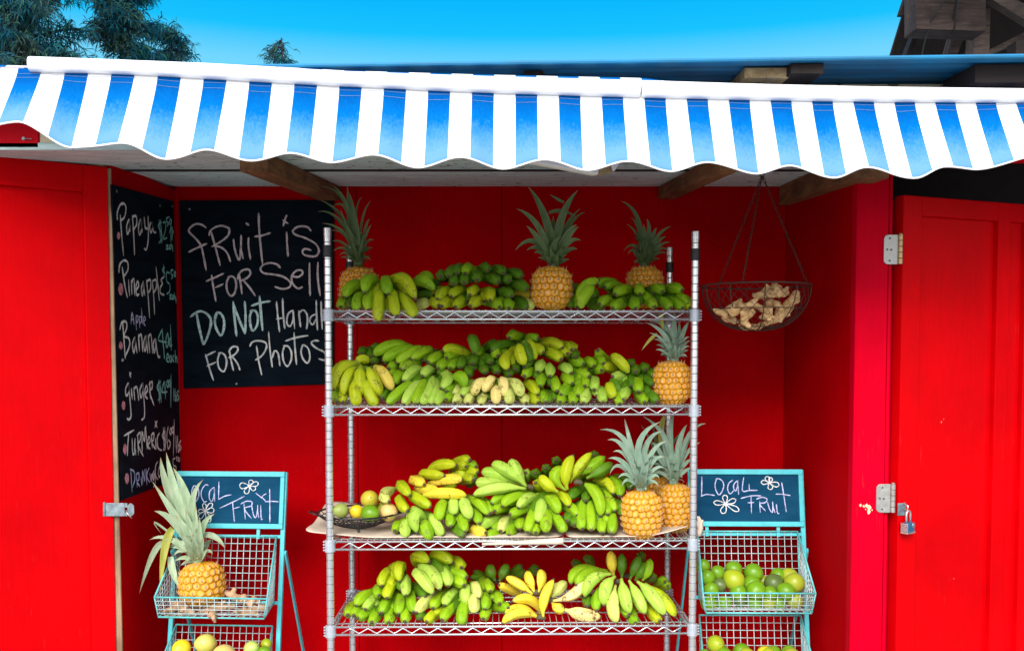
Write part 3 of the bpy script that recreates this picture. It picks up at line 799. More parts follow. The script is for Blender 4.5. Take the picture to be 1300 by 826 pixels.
for z in sz:
    sh = MB(); r1 = 0.0037; xa, xb = -SX + 0.016, SX - 0.016
    lo = z - 0.0265
    for yy in (0, SD):
        sh.tube([V((xa, yy, z)), V((xb, yy, z))], r1, 8); sh.tube([V((xa, yy, lo)), V((xb, yy, lo))], r1, 8)
    for xx in (-SX, SX):
        sh.tube([V((xx, 0.016, z)), V((xx, SD - 0.016, z))], r1, 8); sh.tube([V((xx, 0.016, lo)), V((xx, SD - 0.016, lo))], r1, 8)
    so = sh.build('shelf', M['chrome'], shelf, smooth=True, local=True)
    tr = MB()
    def wave(p0, p1, n, inset):
        p0, p1 = V(p0), V(p1); d = p1 - p0; k = int(d.length / 0.031); pts = []
        d0 = p0 + d * inset; dd = d * (1 - 2 * inset)
        for i in range(k + 1):
            zz = z - 0.005 if i % 2 else lo + 0.005
            q = d0 + dd * (i / k); pts.append(V((q.x, q.y, zz)))
        out = []
        for i, p in enumerate(pts):
            if i in (0, len(pts) - 1): out.append(p); continue
            out += [p.lerp(pts[i - 1], 0.12), p, p.lerp(pts[i + 1], 0.12)]
            out[-3].z = p.z + (pts[i - 1].z - p.z) * 0.09; out[-1].z = p.z + (pts[i + 1].z - p.z) * 0.09
        tr.tube(out, 0.0021, 6)
    wave((-SX, 0, 0), (SX, 0, 0), 0, 0.03); wave((-SX, SD, 0), (SX, SD, 0), 0, 0.03)
    wave((-SX, 0, 0), (-SX, SD, 0), 0, 0.06); wave((SX, 0, 0), (SX, SD, 0), 0, 0.06)
    tr.build('truss_wire', M['chrome'], so, smooth=True, local=True)
    dk = MB(); n = 54
    for i in range(n + 1):
        x = xa + (xb - xa) * i / n; dk.tube([V((x, -0.004, z + 0.0045)), V((x, SD + 0.004, z + 0.0045))], 0.0013, 5)
    for yy in (0.035, 0.155, 0.30, 0.42): dk.tube([V((-SX, yy, z + 0.0012)), V((SX, yy, z + 0.0012))], 0.0026, 6)
    dk.build('wire_deck', M['chrome'], so, smooth=True, local=True)

# ------------------------------------------------------------------ kraft paper on the third shelf
z3 = sz[2] + 0.0085
def sheet(label, rows):
    m = MB(); m.grid(rows)
    p = np.array(m.v); 
    o = at_base(m, 'paper_sheet', M['paper'], label, 'paper', smooth=True)
    md = o.modifiers.new('sub', 'SUBSURF'); md.levels = 2; md.render_levels = 2
    md = o.modifiers.new('thick', 'SOLIDIFY'); md.thickness = 0.0012
    return o
rows = []
for i in range(6):
    f_ = i / 5; Y = 3.085 + 0.40 * f_; row = []
    xl = [W(386, 672, 3.10).x, W(420, 640, 3.45).x + 0.03][0] * (1 - f_) + (W(414, 634, 3.47).x) * f_
    for k in range(9):
        g_ = k / 8; x = xl + (0.175 - xl) * g_
        dz = 0.016 * max(0, 1 - g_ * 6) * (1 if i < 2 else 0.4) + 0.004 * math.sin(k * 2.1 + i) * (1 if k < 3 else 0.25)
        if k < 4: dz += 0.055 * max(0, f_ - 0.45) / 0.55 * (1 - k / 4)
        row.append(V((x, Y + (0.0 if k else -0.01 * (1 - f_)), z3 + dz + (0.004 if k < 2 else 0.0012))))
    rows.append(row)
sheet('brown kraft paper under the fruit bowl, its torn left corner sticking out past the post', rows)
rows = []
# front strip folded up under the middle hands, then the right sheet with a curled corner
for i in range(5):
    f_ = i / 4; Y = 3.082 + 0.40 * f_; row = []
    for k in range(10):
        g_ = k / 9; x = 0.183 + (0.585 - 0.183) * g_; z = z3 + 0.0015
        curl = max(0.0, (g_ - 0.6) / 0.4) * max(0, 1 - f_ * 1.6)
        z += 0.045 * curl ** 1.7 + 0.002 * math.sin(3 * g_ + 2 * i); 
        row.append(V((x + 0.02 * curl, Y - 0.012 * curl, z)))
    rows.append(row)
sheet('kraft paper beneath the two pineapples, right corner curling up', rows)
m = MB(); pts = []
rows = []
for i in range(12):
    f_ = i / 11; p = W(612 + 103 * f_, 692.5 - 4.0 * f_, 3.062); rr = 0.004 + 0.0075 * f_; row = []
    for k in range(13):
        a = -0.6 + k / 12 * 5.4; row.append(p + V((0, math.cos(a) * rr, math.sin(a) * rr + 0.006)))
    rows.append(row)
m.grid(rows)
o = at_base(m, 'paper_sheet', M['paper'], 'rolled strip of kraft paper along the front rail of the third shelf', 'paper', smooth=True)
o.modifiers.new('thick', 'SOLIDIFY').thickness = 0.001
m = MB(); rows = []
for i in range(6):
    row = []
    for k in range(5):
        p = W(884.5 + 7.5 * k / 4 + (1.2 if i in (1, 3) else 0), 655 + 25 * i / 5 + (4 if k > 2 and i == 0 else 0), 3.125)
        row.append(p + V((0, 0.006 * math.sin(k * 1.4 + i * 0.5), 0)))
    rows.append(row)
m.grid(rows)
o = at_base(m, 'paper_sheet', M['paper'], 'small torn flap of kraft paper standing up behind the right front post', 'paper', smooth=True)
o.modifiers.new('thick', 'SOLIDIFY').thickness = 0.001
# ------------------------------------------------------------------ bananas
YR = [396, 516, 686, 793]
PENT = []
for k in range(20):
    a = 2 * math.pi * k / 20; mm = (a % (2 * math.pi / 5)) - math.pi / 5
    PENT.append(0.85 * (math.cos(math.pi / 5) / math.cos(mm)) * 1.1 + 0.15)
PROF = [(0, .40), (.04, .46), (.09, .60), (.15, .78), (.22, .91), (.31, .98), (.42, 1.0), (.55, 1.0), (.67, .98), (.77, .91), (.85, .77), (.905, .58), (.935, .43), (.955, .32), (.97, .27), (.992, .26), (1.0, .17)]
PROF_LONG = [(0, .26), (.05, .27), (.11, .33), (.18, .5), (.26, .74), (.36, .93), (.46, 1.0), (.58, 1.0), (.70, .955), (.79, .86), (.86, .71), (.91, .53), (.94, .38), (.958, .29), (.97, .25), (.992, .23), (1.0, .15)]

def banana_mesh(mb, p0, pm, p1, r, prof, twist):
    c = pm * 2 - (p0 + p1) * 0.5
    def pos(t): return p0 * (1 - t) ** 2 + c * (2 * t * (1 - t)) + p1 * t * t
    pts = [pos(t) for t, _ in prof]
    n = 20; vs = []; ts = []
    prev = None
    for i, (t, f) in enumerate(prof):
        d = (pos(min(1, t + .02)) - pos(max(0, t - .02))).normalized()
        if prev is None:
            ref = V((0, 0, 1)) if abs(d.z) < .9 else V((1, 0, 0)); s = d.cross(ref).normalized()
        else: s = (prev - d * prev.dot(d)).normalized()
        prev = s; u = d.cross(s)
        pk = 1.0 if .15 < t < .93 else .4
        for k in range(n):
            a = 2 * math.pi * k / n + twist
            rr = r * f * (1 + (PENT[k] - 1) * pk)
            vs.append(pts[i] + (s * math.cos(a) + u * math.sin(a)) * rr); ts.append(t)
    fs = []
    m = len(prof)
    for i in range(m - 1):
        for k in range(n):
            l = (k + 1) % n; fs.append((i * n + k, i * n + l, (i + 1) * n + l, (i + 1) * n + k))
    fs.append(tuple(range(n))[::-1]); fs.append(tuple(range((m - 1) * n, m * n)))
    mb.add(vs, fs, ts)

def hand(shelf_i, crop, label, items, off=0.0, stem=None, L=0.142, r=0.0193, long=False, single=False, back=True):
    ox, oy, s = crop; yr = YR[shelf_i]; made = []; bases = []
    for it in items:
        kw = it[-1] if isinstance(it[-1], dict) else {}
        it = [x for x in it if not isinstance(x, dict)]
        col = it[-1]; q = [x for x in it[:-1]]
        bx, by, tx, ty = ox + q[0] / s, oy + q[1] / s, ox + q[2] / s, oy + q[3] / s
        mid = (ox + q[4] / s, oy + q[5] / s) if len(q) > 4 else None
        LL = kw.get('L', L); rr = kw.get('r', r) * 1.03 * (0.95 + 0.1 * rnd.random())
        def depth(y): return 0.03 + 0.0021 * (yr - y)
        if ty < by - 18:                       # finger pointing up: the lower, stem end is the nearer one
            db = depth(by) + off + kw.get('o', 0); dt_ = db + kw.get('lean', 0.035)
        else:
            dt_ = depth(ty) + off + kw.get('o', 0)
            d = math.hypot(bx - tx, by - ty) * (3.07 + dt_) / F
            if mid: d = max(d, (math.hypot(bx - mid[0], by - mid[1]) + math.hypot(mid[0] - tx, mid[1] - ty)) * (3.07 + dt_) / F)
            db = dt_ + math.sqrt(max(0.0, LL * LL - d * d)) * 0.94 + 0.012
        if 'dt' in kw: dt_ = kw['dt']
        if 'db' in kw: db = kw['db']
        Y0, Y1 = min(3.07 + db, 3.56), min(3.07 + dt_, 3.54)
        p0, p1 = W(bx, by, Y0), W(tx, ty, Y1); ln = (p1 - p0).length
        if mid: pm = W(mid[0], mid[1], (Y0 + Y1) / 2 - 0.05 * ln)
        else: pm = (p0 + p1) / 2 + V((0, -0.04 * ln, 0.075 * ln))
        made.append((p0, pm, p1, rr, col)); bases.append(p0)
    if stem: c = W(ox + stem[0] / s, oy + stem[1] / s, 3.07 + stem[2])
    else:
        c = sum(bases, V((0, 0, 0))) / len(bases) + V((0, 0.02, 0))
    zb = min(min(p0.z, p1.z) for p0, _, p1, _, _ in made) - 0.015
    if single:
        e = thing('banana', (c.x, c.y, zb), label, 'banana')
    else:
        e = thing('banana_hand', (c.x, c.y, zb), label, 'bananas', 'hands of bananas on the wire shelves')
    for p0, pm, p1, rr, col in made:
        # the thin neck reaches back a little towards the shared stalk
        to = (c - p0)
        if to.length > 1e-4 and not single: p0 = p0 + to.normalized() * min(0.012, to.length * 0.3)
        b = MB(); banana_mesh(b, p0, pm, p1, rr, PROF_LONG if long else PROF, rnd.random() * 1.2)
        b.build('banana', BM[col], e, smooth=True, attr='t')
    # second row of fingers behind the first, as in a real hand; mostly hidden
    if back and not single and not long and len(made) > 4:
        cc = sum(((p0 + p1) / 2 for p0, _, p1, _, _ in made), V((0, 0, 0))) / len(made)
        for p0, pm, p1, rr, col in made:
            if p1.z > p0.z + 0.02: continue
            for mx_, dy in ((0.022, 0.042), (0.042, 0.078)):
                md = (p0 + p1) / 2; to = cc - md; to.y = 0
                to = to.normalized() * min(mx_, to.length) if to.length > 1e-4 else to
                sh = to + V((0, dy, 0.004))
                if max(p0.y, p1.y) + dy > 3.60: continue
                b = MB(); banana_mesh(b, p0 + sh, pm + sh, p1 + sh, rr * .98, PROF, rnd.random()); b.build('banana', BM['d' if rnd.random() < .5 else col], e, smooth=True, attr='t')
    if not single:
        b = MB(); a = V((0, 0.02, -0.02))
        pts = [c + V((-0.016, 0, 0)), c + V((-0.008, 0.004, 0.004)), c + V((0.004, 0.004, 0.003)), c + V((0.014, 0, -0.003))]
        b.tube(pts, [0.006, 0.0105, 0.0105, 0.006], 10); b.build('stalk', M['stalk'], e, smooth=True)
    return e

A = (425, 330, 10.0); B = (550, 330, 10.0); C = (710, 330, 7.43)
D = (420, 418, 8.02); E = (560, 418, 8.02); FF = (690, 418, 8.02)
G = (475, 568, 6.5); H = (620, 568, 6.5)
I = (435, 690, 7.51); J = (560, 690, 7.51); K = (700, 690, 7.51)

# --- top shelf
hand(0, A, 'light green hand of bananas hanging over the left front edge of the top shelf', [
    (345, 285, 120, 485, 205, 345, 'g', {'dt': .03, 'db': .10}), (590, 320, 378, 432, 425, 250, 'g', {'dt': .0, 'db': .10}),
    (655, 205, 678, 440, 655, 300, 'g', {'dt': -.01, 'db': .07}), (735, 300, 1030, 512, 880, 245, 'm', {'dt': .0, 'db': .10}),
    (350, 420, 325, 630, 285, 530, 'g', {'dt': -.005, 'db': .07}), (510, 395, 432, 640, 430, 500, 'g', {'dt': -.012, 'db': .07}),
    (585, 380, 552, 795, 556, 570, 'm', {'dt': -.03, 'db': .03}), (755, 370, 790, 715, 752, 540, 'm', {'dt': -.026, 'db': .04}),
    (865, 420, 1030, 730, 935, 570, 'm', {'dt': -.025, 'db': .05}), (240, 500, 185, 615, 'd', {'dt': .02, 'db': .12}), (150, 520, 75, 605, 'g', {'dt': .03, 'db': .13})])
hand(0, A, 'small green hand of bananas tucked between the overhanging hand and the dark tiered hand', [
    (980, 290, 1275, 395, 1130, 262, 'g', {'dt': .07, 'db': .10}), (1060, 225, 1255, 290, 1160, 210, 'g', {'dt': .14, 'db': .17}),
    (1040, 480, 1300, 420, 1170, 430, 'd', {'dt': .12, 'db': .16}), (1040, 600, 1215, 525, 1120, 550, 'h', {'dt': .10, 'db': .14}), (1190, 300, 1330, 330, 'd', {'dt': .15, 'db': .18})])
hand(0, B, 'dark green hand of bananas on top of the yellow-green hand on the top shelf', [
    (300, 150, 185, 215, 'd'), (370, 130, 292, 182, 'd'), (470, 120, 402, 178, 'g'), (610, 130, 702, 145, 'd'), (770, 150, 895, 180, 'd'),
    (900, 170, 1125, 215, 1030, 170, 'd'), (290, 250, 260, 315, 'd'), (410, 250, 390, 298, 'd'), (560, 240, 555, 258, 'd'), (680, 270, 835, 288, 'd'),
    (870, 290, 965, 268, 'd'), (1000, 340, 1195, 372, 1100, 320, 'd'), (150, 260, 92, 215, 'd')], off=-.06)
hand(0, B, 'yellow-green hand of bananas lying in two tiers at the middle of the top shelf', [
    (240, 375, 48, 512, 'm'), (405, 380, 222, 475, 'm'), (570, 390, 460, 455, 'm'), (730, 390, 720, 522, 'm'), (850, 420, 1000, 470, 'd'),
    (-40, 560, 75, 585, 'm'), (260, 545, 105, 595, 'm'), (430, 530, 278, 602, 'm'), (650, 530, 465, 592, 'm'), (750, 570, 845, 605, 'g'),
    (940, 560, 962, 620, 'g'), (1030, 510, 1190, 625, 'd', {'dt': .06}), (140, 400, 8, 450, 'm', {'dt': .1})], off=-.03)
hand(0, B, 'two yellow bananas lying behind the central pineapple on the top shelf', [
    (960, 400, 1250, 455, 1120, 408, 'y', {'dt': .14, 'db': .17}), (1150, 555, 1290, 610, 1210, 560, 'h', {'dt': .08, 'db': .11})])
hand(0, C, 'upright hand of curved green bananas beside the central pineapple, top shelf', [
    (195, 420, 380, 190, 235, 255, 'g', {'o': -.03}), (215, 455, 335, 245, 228, 340, 'g', {'o': -.05}), (140, 350, 110, 455, 'd'), (155, 350, 172, 455, 'g'),
    (150, 350, 140, 262, 'd'), (270, 420, 300, 330, 'd'), (300, 450, 420, 445, 'd'), (350, 340, 300, 345, 'd')])
hand(0, C, 'broad green hand of bananas at the right end of the top shelf', [
    (520, 215, 355, 232, 440, 212, 'g', {'dt': .12}), (580, 255, 425, 257, 500, 240, 'g', {'dt': .09}), (665, 300, 520, 330, 'g'), (740, 270, 762, 325, 'g'), (850, 300, 978, 302, 'g'),
    (970, 300, 1165, 292, 1070, 268, 'g'), (510, 400, 375, 418, 'g'), (615, 425, 500, 460, 'g'), (690, 400, 722, 462, 'g'), (800, 400, 905, 448, 'g'),
    (910, 395, 1058, 458, 'g'), (1020, 395, 1168, 460, 'g'), (1080, 360, 1220, 420, 'g'), (1150, 415, 1232, 455, 'm')], off=-.025)

# --- second shelf
hand(1, D, 'ripening hand with orange-tinged fingers at the left end of the second shelf', [
    (250, 315, 30, 625, 80, 410, 'm', {'db': .10, 'dt': .03}), (235, 370, 133, 680, 155, 510, 'm', {'db': .08}), (312, 375, 335, 675, 300, 520, 'm', {'db': .06}),
    (400, 385, 506, 682, 445, 530, 'm', {'db': .06}), (495, 372, 628, 628, 560, 480, 'o', {'db': .08}), (240, 520, 288, 778, 252, 670, 'm', {'db': .05}),
    (365, 520, 475, 782, 405, 670, 'm', {'db': .05}), (140, 600, 122, 748, 'm'), (60, 620, 66, 745, 'g'), (270, 310, 395, 345, 320, 300, 'm', {'dt': .14, 'db': .12, 'r': .016})], off=-.012)
hand(1, D, 'deep green hand of long bananas slanting left on top of the left pile, second shelf', [
    (800, 155, 430, 275, 590, 172, 'g'), (870, 175, 525, 328, 670, 230, 'g'), (970, 180, 660, 348, 800, 240, 'g'), (1070, 205, 810, 308, 935, 230, 'g'),
    (1165, 260, 985, 338, 1080, 275, 'g'), (1220, 340, 1090, 402, 'g'), (390, 260, 305, 250, 'd'), (440, 280, 475, 185, 'd'), (510, 345, 425, 335, 'd'), (440, 240, 410, 285, 'd'),
    (740, 370, 590, 402, 'g'), (960, 335, 700, 405, 810, 345, 'g')], off=-.03)
hand(1, D, 'pale green hand of plump bananas in the front row, left of the straw-coloured hand', [
    (950, 385, 733, 537, 830, 430, 'l'), (1085, 400, 928, 482, 1000, 405, 'l'), (800, 420, 638, 562, 700, 470, 'g'), (1120, 420, 1112, 608, 1195, 490, 'l'),
    (690, 430, 600, 475, 'g'), (830, 545, 568, 768, 690, 640, 'g'), (925, 512, 742, 768, 810, 650, 'l'), (985, 500, 865, 766, 900, 640, 'g'),
    (1055, 485, 908, 768, 1010, 630, 'l'), (1095, 510, 1000, 768, 1060, 640, 'l'), (1145, 580, 1045, 766, 1110, 670, 'l'), (620, 650, 520, 705, 'd')], off=-.02)
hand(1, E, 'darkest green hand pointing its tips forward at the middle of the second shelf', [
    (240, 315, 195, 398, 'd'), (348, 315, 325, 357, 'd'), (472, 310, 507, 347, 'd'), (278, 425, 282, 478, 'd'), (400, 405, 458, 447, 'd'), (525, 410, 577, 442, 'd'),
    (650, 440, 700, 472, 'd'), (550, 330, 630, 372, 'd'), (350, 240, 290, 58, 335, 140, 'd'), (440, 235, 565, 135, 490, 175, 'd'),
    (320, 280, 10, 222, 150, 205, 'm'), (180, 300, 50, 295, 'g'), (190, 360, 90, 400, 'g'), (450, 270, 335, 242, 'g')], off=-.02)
hand(1, E, 'top hand with fingers curling up and down above the straw-coloured hand', [
    (735, 175, 510, 225, 620, 155, 'd'), (650, 195, 582, 272, 570, 220, 'g'), (735, 235, 692, 415, 650, 300, 'm', {'L': .11}), (830, 140, 690, 92, 755, 62, 'g'),
    (785, 150, 855, 365, 812, 260, 'm', {'db': .09, 'dt': .07}), (850, 180, 1000, 95, 905, 95, 'g'), (885, 200, 1047, 240, 960, 185, 'm'), (1000, 170, 1245, 192, 1130, 135, 'm'),
    (1050, 235, 1227, 312, 1140, 245, 'm'), (1185, 250, 1290, 250, 'm'), (1245, 195, 1330, 210, 'm')], off=-.045)
hand(1, E, 'straw-coloured ripe hand of bananas in the centre front of the second shelf', [
    (430, 490, 360, 678, 362, 580, 'p', {'db': .06}), (535, 475, 438, 645, 475, 550, 'p', {'db': .07}), (620, 475, 622, 690, 640, 575, 'p', {'db': .07}), (730, 500, 802, 692, 785, 585, 'h', {'db': .08}),
    (335, 650, 268, 762, 'h'), (455, 650, 405, 772, 'h'), (560, 585, 563, 768, 'p', {'db': .05}), (690, 625, 690, 765, 'h', {'db': .06}), (800, 690, 868, 755, 'h')], off=-.015, r=.0178)
hand(1, E, 'small bright green hand between the pale green and the straw-coloured hands', [
    (100, 480, 232, 602, 215, 490, 'g', {'db': .09}), (165, 595, 58, 636, 'g'), (150, 690, 48, 718, 'g'), (235, 675, 140, 755, 'h'), (355, 515, 203, 683, 280, 590, 'l')], off=-.012)
hand(1, E, 'yellow-green fingers low on the second shelf, right beside the straw-coloured hand', [
    (830, 545, 987, 672, 920, 570, 'm'), (880, 700, 992, 752, 'm'), (1000, 640, 1060, 750, 'g'), (1080, 670, 1105, 750, 'd'), (1120, 660, 1160, 720, 'd')])
hand(1, E, 'bright green hand of stubby fingers facing forward, right of the centre of the second shelf', [
    (960, 345, 838, 392, 'd'), (1040, 350, 985, 437, 'l'), (1102, 385, 1105, 482, 'l'), (800, 440, 755, 410, 'd'), (945, 440, 843, 482, 'g'),
    (1035, 480, 1005, 582, 'g'), (1140, 515, 1182, 637, 'g')], off=-.03)
hand(1, FF, 'green hand of forward-pointing fingers in the right half of the second shelf', [
    (240, 345, 412, 357, 330, 335, 'g'), (400, 345, 517, 377, 'g'), (150, 385, 287, 452, 'l'), (290, 465, 470, 482, 380, 445, 'g'), (180, 500, 300, 557, 'g'),
    (520, 335, 612, 352, 'g'), (490, 450, 597, 420, 'g'), (385, 560, 347, 682, 'g'), (290, 610, 178, 672, 'g'), (430, 540, 420, 580, 'g'),
    (220, 700, 168, 745, 'g'), (310, 660, 298, 752, 'g'), (445, 620, 405, 757, 'l'), (520, 520, 515, 622, 'l'), (570, 620, 607, 747, 'l'),
    (190, 240, 270, 255, 'm'), (235, 200, 322, 212, 'm'), (300, 300, 330, 285, 'd')], off=-.03)
hand(1, FF, 'green hand with fingers slanting up to the left, next to the second-shelf pineapple', [
    (690, 340, 552, 208, 600, 285, 'g'), (860, 430, 680, 262, 790, 330, 'm'), (750, 440, 592, 385, 675, 385, 'm'), (880, 530, 697, 482, 790, 480, 'l'),
    (650, 555, 722, 702, 685, 620, 'm', {'db': .08}), (740, 660, 778, 765, 'g'), (855, 610, 803, 722, 'l'), (955, 520, 966, 642, 'g'), (950, 680, 1032, 747, 'g'),
    (970, 530, 1120, 565, 'd'), (1010, 660, 1160, 742, 'd'), (890, 410, 888, 358, 'd'), (915, 460, 940, 437, 'd'), (990, 440, 1042, 410, 'd'), (1040, 490, 1120, 475, 'd')], off=-.02)

# --- third shelf
hand(2, G, 'big yellow-green hand piled up beside the wire fruit bowl', [
    (150, 345, 130, 448, 85, 390, 'h'), (185, 300, 302, 398, 235, 325, 'm'), (285, 265, 417, 307, 350, 275, 'y'), (355, 205, 587, 232, 460, 218, 'm'), (430, 185, 687, 146, 545, 145, 'm'),
    (320, 345, 547, 358, 430, 345, 'y'), (440, 300, 737, 263, 600, 265, 'y'), (400, 405, 770, 398, 590, 372, 'y'), (260, 390, 472, 493, 370, 425, 'm'), (190, 410, 282, 522, 220, 460, 'm'),
    (650, 150, 792, 110, 'm'), (650, 195, 762, 157, 'm'), (740, 180, 842, 163, 'g'), (720, 225, 857, 210, 'm'), (720, 285, 820, 270, 'm'), (800, 320, 830, 262, 'd'), (560, 300, 690, 300, 'm', {'dt': .16, 'db': .2}), (640, 260, 760, 220, 'm', {'dt': .2, 'db': .24})], off=-.05, back=False)
hand(2, G, 'pale hand of stubby bananas at the foot of the fruit bowl', [
    (440, 590, 358, 708, 335, 560, 'l', {'db': .07}), (290, 605, 280, 742, 255, 660, 'l', {'db': .08}), (430, 605, 470, 762, 435, 680, 'g', {'db': .05}), (490, 545, 570, 728, 515, 640, 'l', {'db': .08}), (235, 640, 168, 690, 'g')], off=-.02)
hand(2, G, 'light green hand with straight fingers hanging down, left of centre on the third shelf', [
    (560, 425, 535, 608, 548, 510, 'g', {'db': .11}), (648, 410, 667, 557, 655, 480, 'l', {'db': .12}), (735, 410, 802, 592, 755, 490, 'l', {'db': .11}), (790, 405, 948, 558, 865, 460, 'g'), (900, 440, 968, 545, 'g'),
    (620, 530, 637, 655, 'g'), (710, 550, 752, 700, 'g'), (800, 520, 872, 630, 'g'), (630, 660, 745, 735, 'd'), (770, 690, 925, 700, 840, 685, 'y')], off=-.04)
hand(2, G, 'grey-green fan of bananas with its cut stalk to the right, top of the third-shelf pile', [
    (1245, 318, 882, 210, 1020, 222, 'l'), (1245, 315, 968, 140, 1090, 182, 'l'), (1240, 310, 1132, 92, 1172, 190, 'l'), (1270, 315, 1250, 205, 'l'), (1240, 340, 812, 395, 1010, 330, 'l'), (1210, 340, 838, 290, 960, 298, 'l')],
    off=-.06, stem=(1285, 332, .145), L=.15, long=True, r=.0205)
hand(2, H, 'large green hand draped in two tiers over the centre of the third shelf', [
    (240, 380, 22, 465, 120, 402, 'g'), (330, 385, 112, 490, 210, 405, 'g'), (405, 405, 243, 503, 315, 420, 'l'), (365, 500, 172, 552, 265, 520, 'g'), (170, 500, 50, 525, 'g'),
    (440, 420, 398, 618, 432, 520, 'l', {'db': .11}), (480, 395, 572, 552, 545, 450, 'g', {'db': .12}), (530, 375, 667, 492, 610, 395, 'm'), (600, 480, 738, 562, 680, 500, 'g'),
    (375, 510, 322, 700, 345, 610, 'g', {'db': .09}), (492, 520, 470, 705, 478, 610, 'g', {'db': .07}), (540, 560, 627, 705, 590, 620, 'g', {'db': .08}), (480, 380, 388, 288, 425, 320, 'm'), (400, 640, 390, 705, 'g')], off=-.05)
hand(2, G, 'pink-tipped pale bananas low in the middle of the third shelf', [
    (1045, 565, 848, 672, 945, 610, 'l'), (1110, 570, 1040, 692, 1072, 625, 'h'), (1090, 685, 925, 738, 1010, 700, 'g'), (1200, 570, 1200, 678, 'g'), (1160, 655, 1112, 728, 'g')], off=-.012)
hand(2, H, 'tall fan of dark and yellow-green fingers pointing up, right part of the third shelf', [
    (570, 375, 425, 228, 485, 300, 'm', {'o': -.02}), (500, 260, 470, 168, 'd'), (640, 360, 642, 158, 545, 240, 'g', {'L': .16}), (570, 200, 558, 102, 'd'), (655, 355, 705, 58, 640, 200, 'm'),
    (680, 290, 855, 38, 745, 160, 'm'), (760, 220, 965, 72, 855, 150, 'g'), (830, 250, 1025, 128, 930, 188, 'd'), (410, 290, 385, 210, 'd'), (850, 140, 878, 62, 'd')], off=-.075, long=True)
hand(2, H, 'bright green hand with a brown cut stalk hanging left of the front pineapple', [
    (820, 305, 922, 572, 905, 410, 'g', {'L': .14}), (880, 268, 1030, 388, 985, 290, 'm'), (980, 250, 1080, 408, 1070, 310, 'g'), (945, 370, 1050, 527, 1000, 435, 'g'), (800, 360, 668, 425, 725, 360, 'd'),
    (830, 380, 797, 445, 'd'), (960, 420, 985, 558, 'g'), (790, 450, 777, 675, 762, 570, 'g', {'db': .13}), (850, 460, 850, 685, 846, 580, 'g', {'db': .12}), (930, 560, 935, 708, 'g'), (1030, 550, 1010, 715, 'g', {'db': .12}),
    (790, 245, 700, 250, 'm'), (840, 225, 770, 215, 'm'), (690, 560, 648, 612, 'd'), (715, 585, 710, 642, 'd'), (1085, 240, 1170, 350, 1150, 275, 'd'), (1060, 450, 1110, 560, 'd')], off=-.05, stem=(745, 292, .10), L=.14)

# --- bottom visible shelf
hand(3, I, 'green hand spread low over the left end of the bottom shelf', [
    (300, 460, 128, 597, 200, 500, 'g'), (355, 505, 213, 627, 275, 550, 'l'), (310, 610, 138, 707, 225, 660, 'g'), (150, 560, 48, 682, 80, 620, 'g'), (375, 615, 275, 748, 315, 690, 'g'), (485, 500, 370, 663, 410, 570, 'g'),
    (515, 590, 437, 753, 455, 680, 'g'), (560, 460, 530, 675, 545, 570, 'g'), (610, 560, 590, 745, 600, 660, 'g'), (670, 430, 675, 655, 655, 540, 'g'), (740, 650, 740, 718, 'd'), (700, 430, 790, 510, 'd'), (190, 620, 105, 685, 'g')], off=-.02)
hand(3, I, 'small upper hand of yellow-green bananas at the left of the bottom shelf pile', [
    (490, 240, 373, 408, 400, 300, 'm'), (610, 225, 545, 365, 535, 225, 'm', {'L': .11}), (525, 350, 423, 522, 445, 420, 'm'), (635, 310, 605, 498, 600, 390, 'l'), (375, 390, 348, 495, 340, 440, 'g')], off=-.05)
hand(3, I, 'crowning hand of large yellow-green bananas on the left pile, bottom shelf', [
    (680, 225, 838, 178, 715, 118, 'm'), (815, 120, 1052, 188, 930, 108, 'm'), (1030, 160, 1133, 232, 1100, 180, 'm'), (665, 265, 872, 485, 755, 330, 'l', {'db': .14}), (740, 215, 932, 445, 860, 290, 'l', {'db': .17}),
    (880, 215, 1005, 410, 980, 290, 'l', {'db': .19}), (960, 235, 1185, 322, 1080, 278, 'g'), (1020, 335, 1160, 400, 'g')], off=-.07, r=.0212)
hand(3, I, 'pale and yellow-green hand in the front middle of the bottom shelf', [
    (865, 505, 698, 662, 780, 560, 'h'), (970, 450, 858, 618, 905, 530, 'g'), (1095, 410, 968, 592, 1025, 490, 'l'), (1170, 385, 1170, 575, 'l', {'db': .13}), (925, 635, 798, 748, 860, 680, 'm'), (1085, 545, 943, 728, 1010, 640, 'g'),
    (1150, 555, 1130, 775, 1142, 670, 'g', {'db': .07}), (1245, 360, 1293, 528, 1275, 430, 'h', {'db': .15}), (1250, 490, 1250, 668, 'h', {'db': .10}), (1370, 480, 1355, 632, 'g'), (1375, 350, 1410, 458, 1390, 390, 'g'),
    (1440, 455, 1495, 572, 1480, 510, 'g'), (1390, 630, 1338, 718, 'g'), (1430, 600, 1585, 612, 1510, 600, 'g')], off=-.03)
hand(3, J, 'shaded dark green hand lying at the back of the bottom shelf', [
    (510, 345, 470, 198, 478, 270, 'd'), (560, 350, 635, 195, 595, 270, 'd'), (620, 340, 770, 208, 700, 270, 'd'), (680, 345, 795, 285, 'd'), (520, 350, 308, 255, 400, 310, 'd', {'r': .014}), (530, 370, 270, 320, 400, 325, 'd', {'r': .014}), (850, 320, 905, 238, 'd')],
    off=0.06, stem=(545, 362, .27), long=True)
hand(3, J, 'ripe yellow hand with its black stalk showing, fingers pointing up', [
    (860, 480, 618, 318, 730, 375, 'y'), (885, 460, 820, 258, 845, 345, 'y'), (940, 455, 942, 242, 955, 335, 'y'), (810, 515, 548, 388, 650, 430, 'y')], off=-.02, stem=(905, 472, .10), r=.0165, L=.14, long=True)
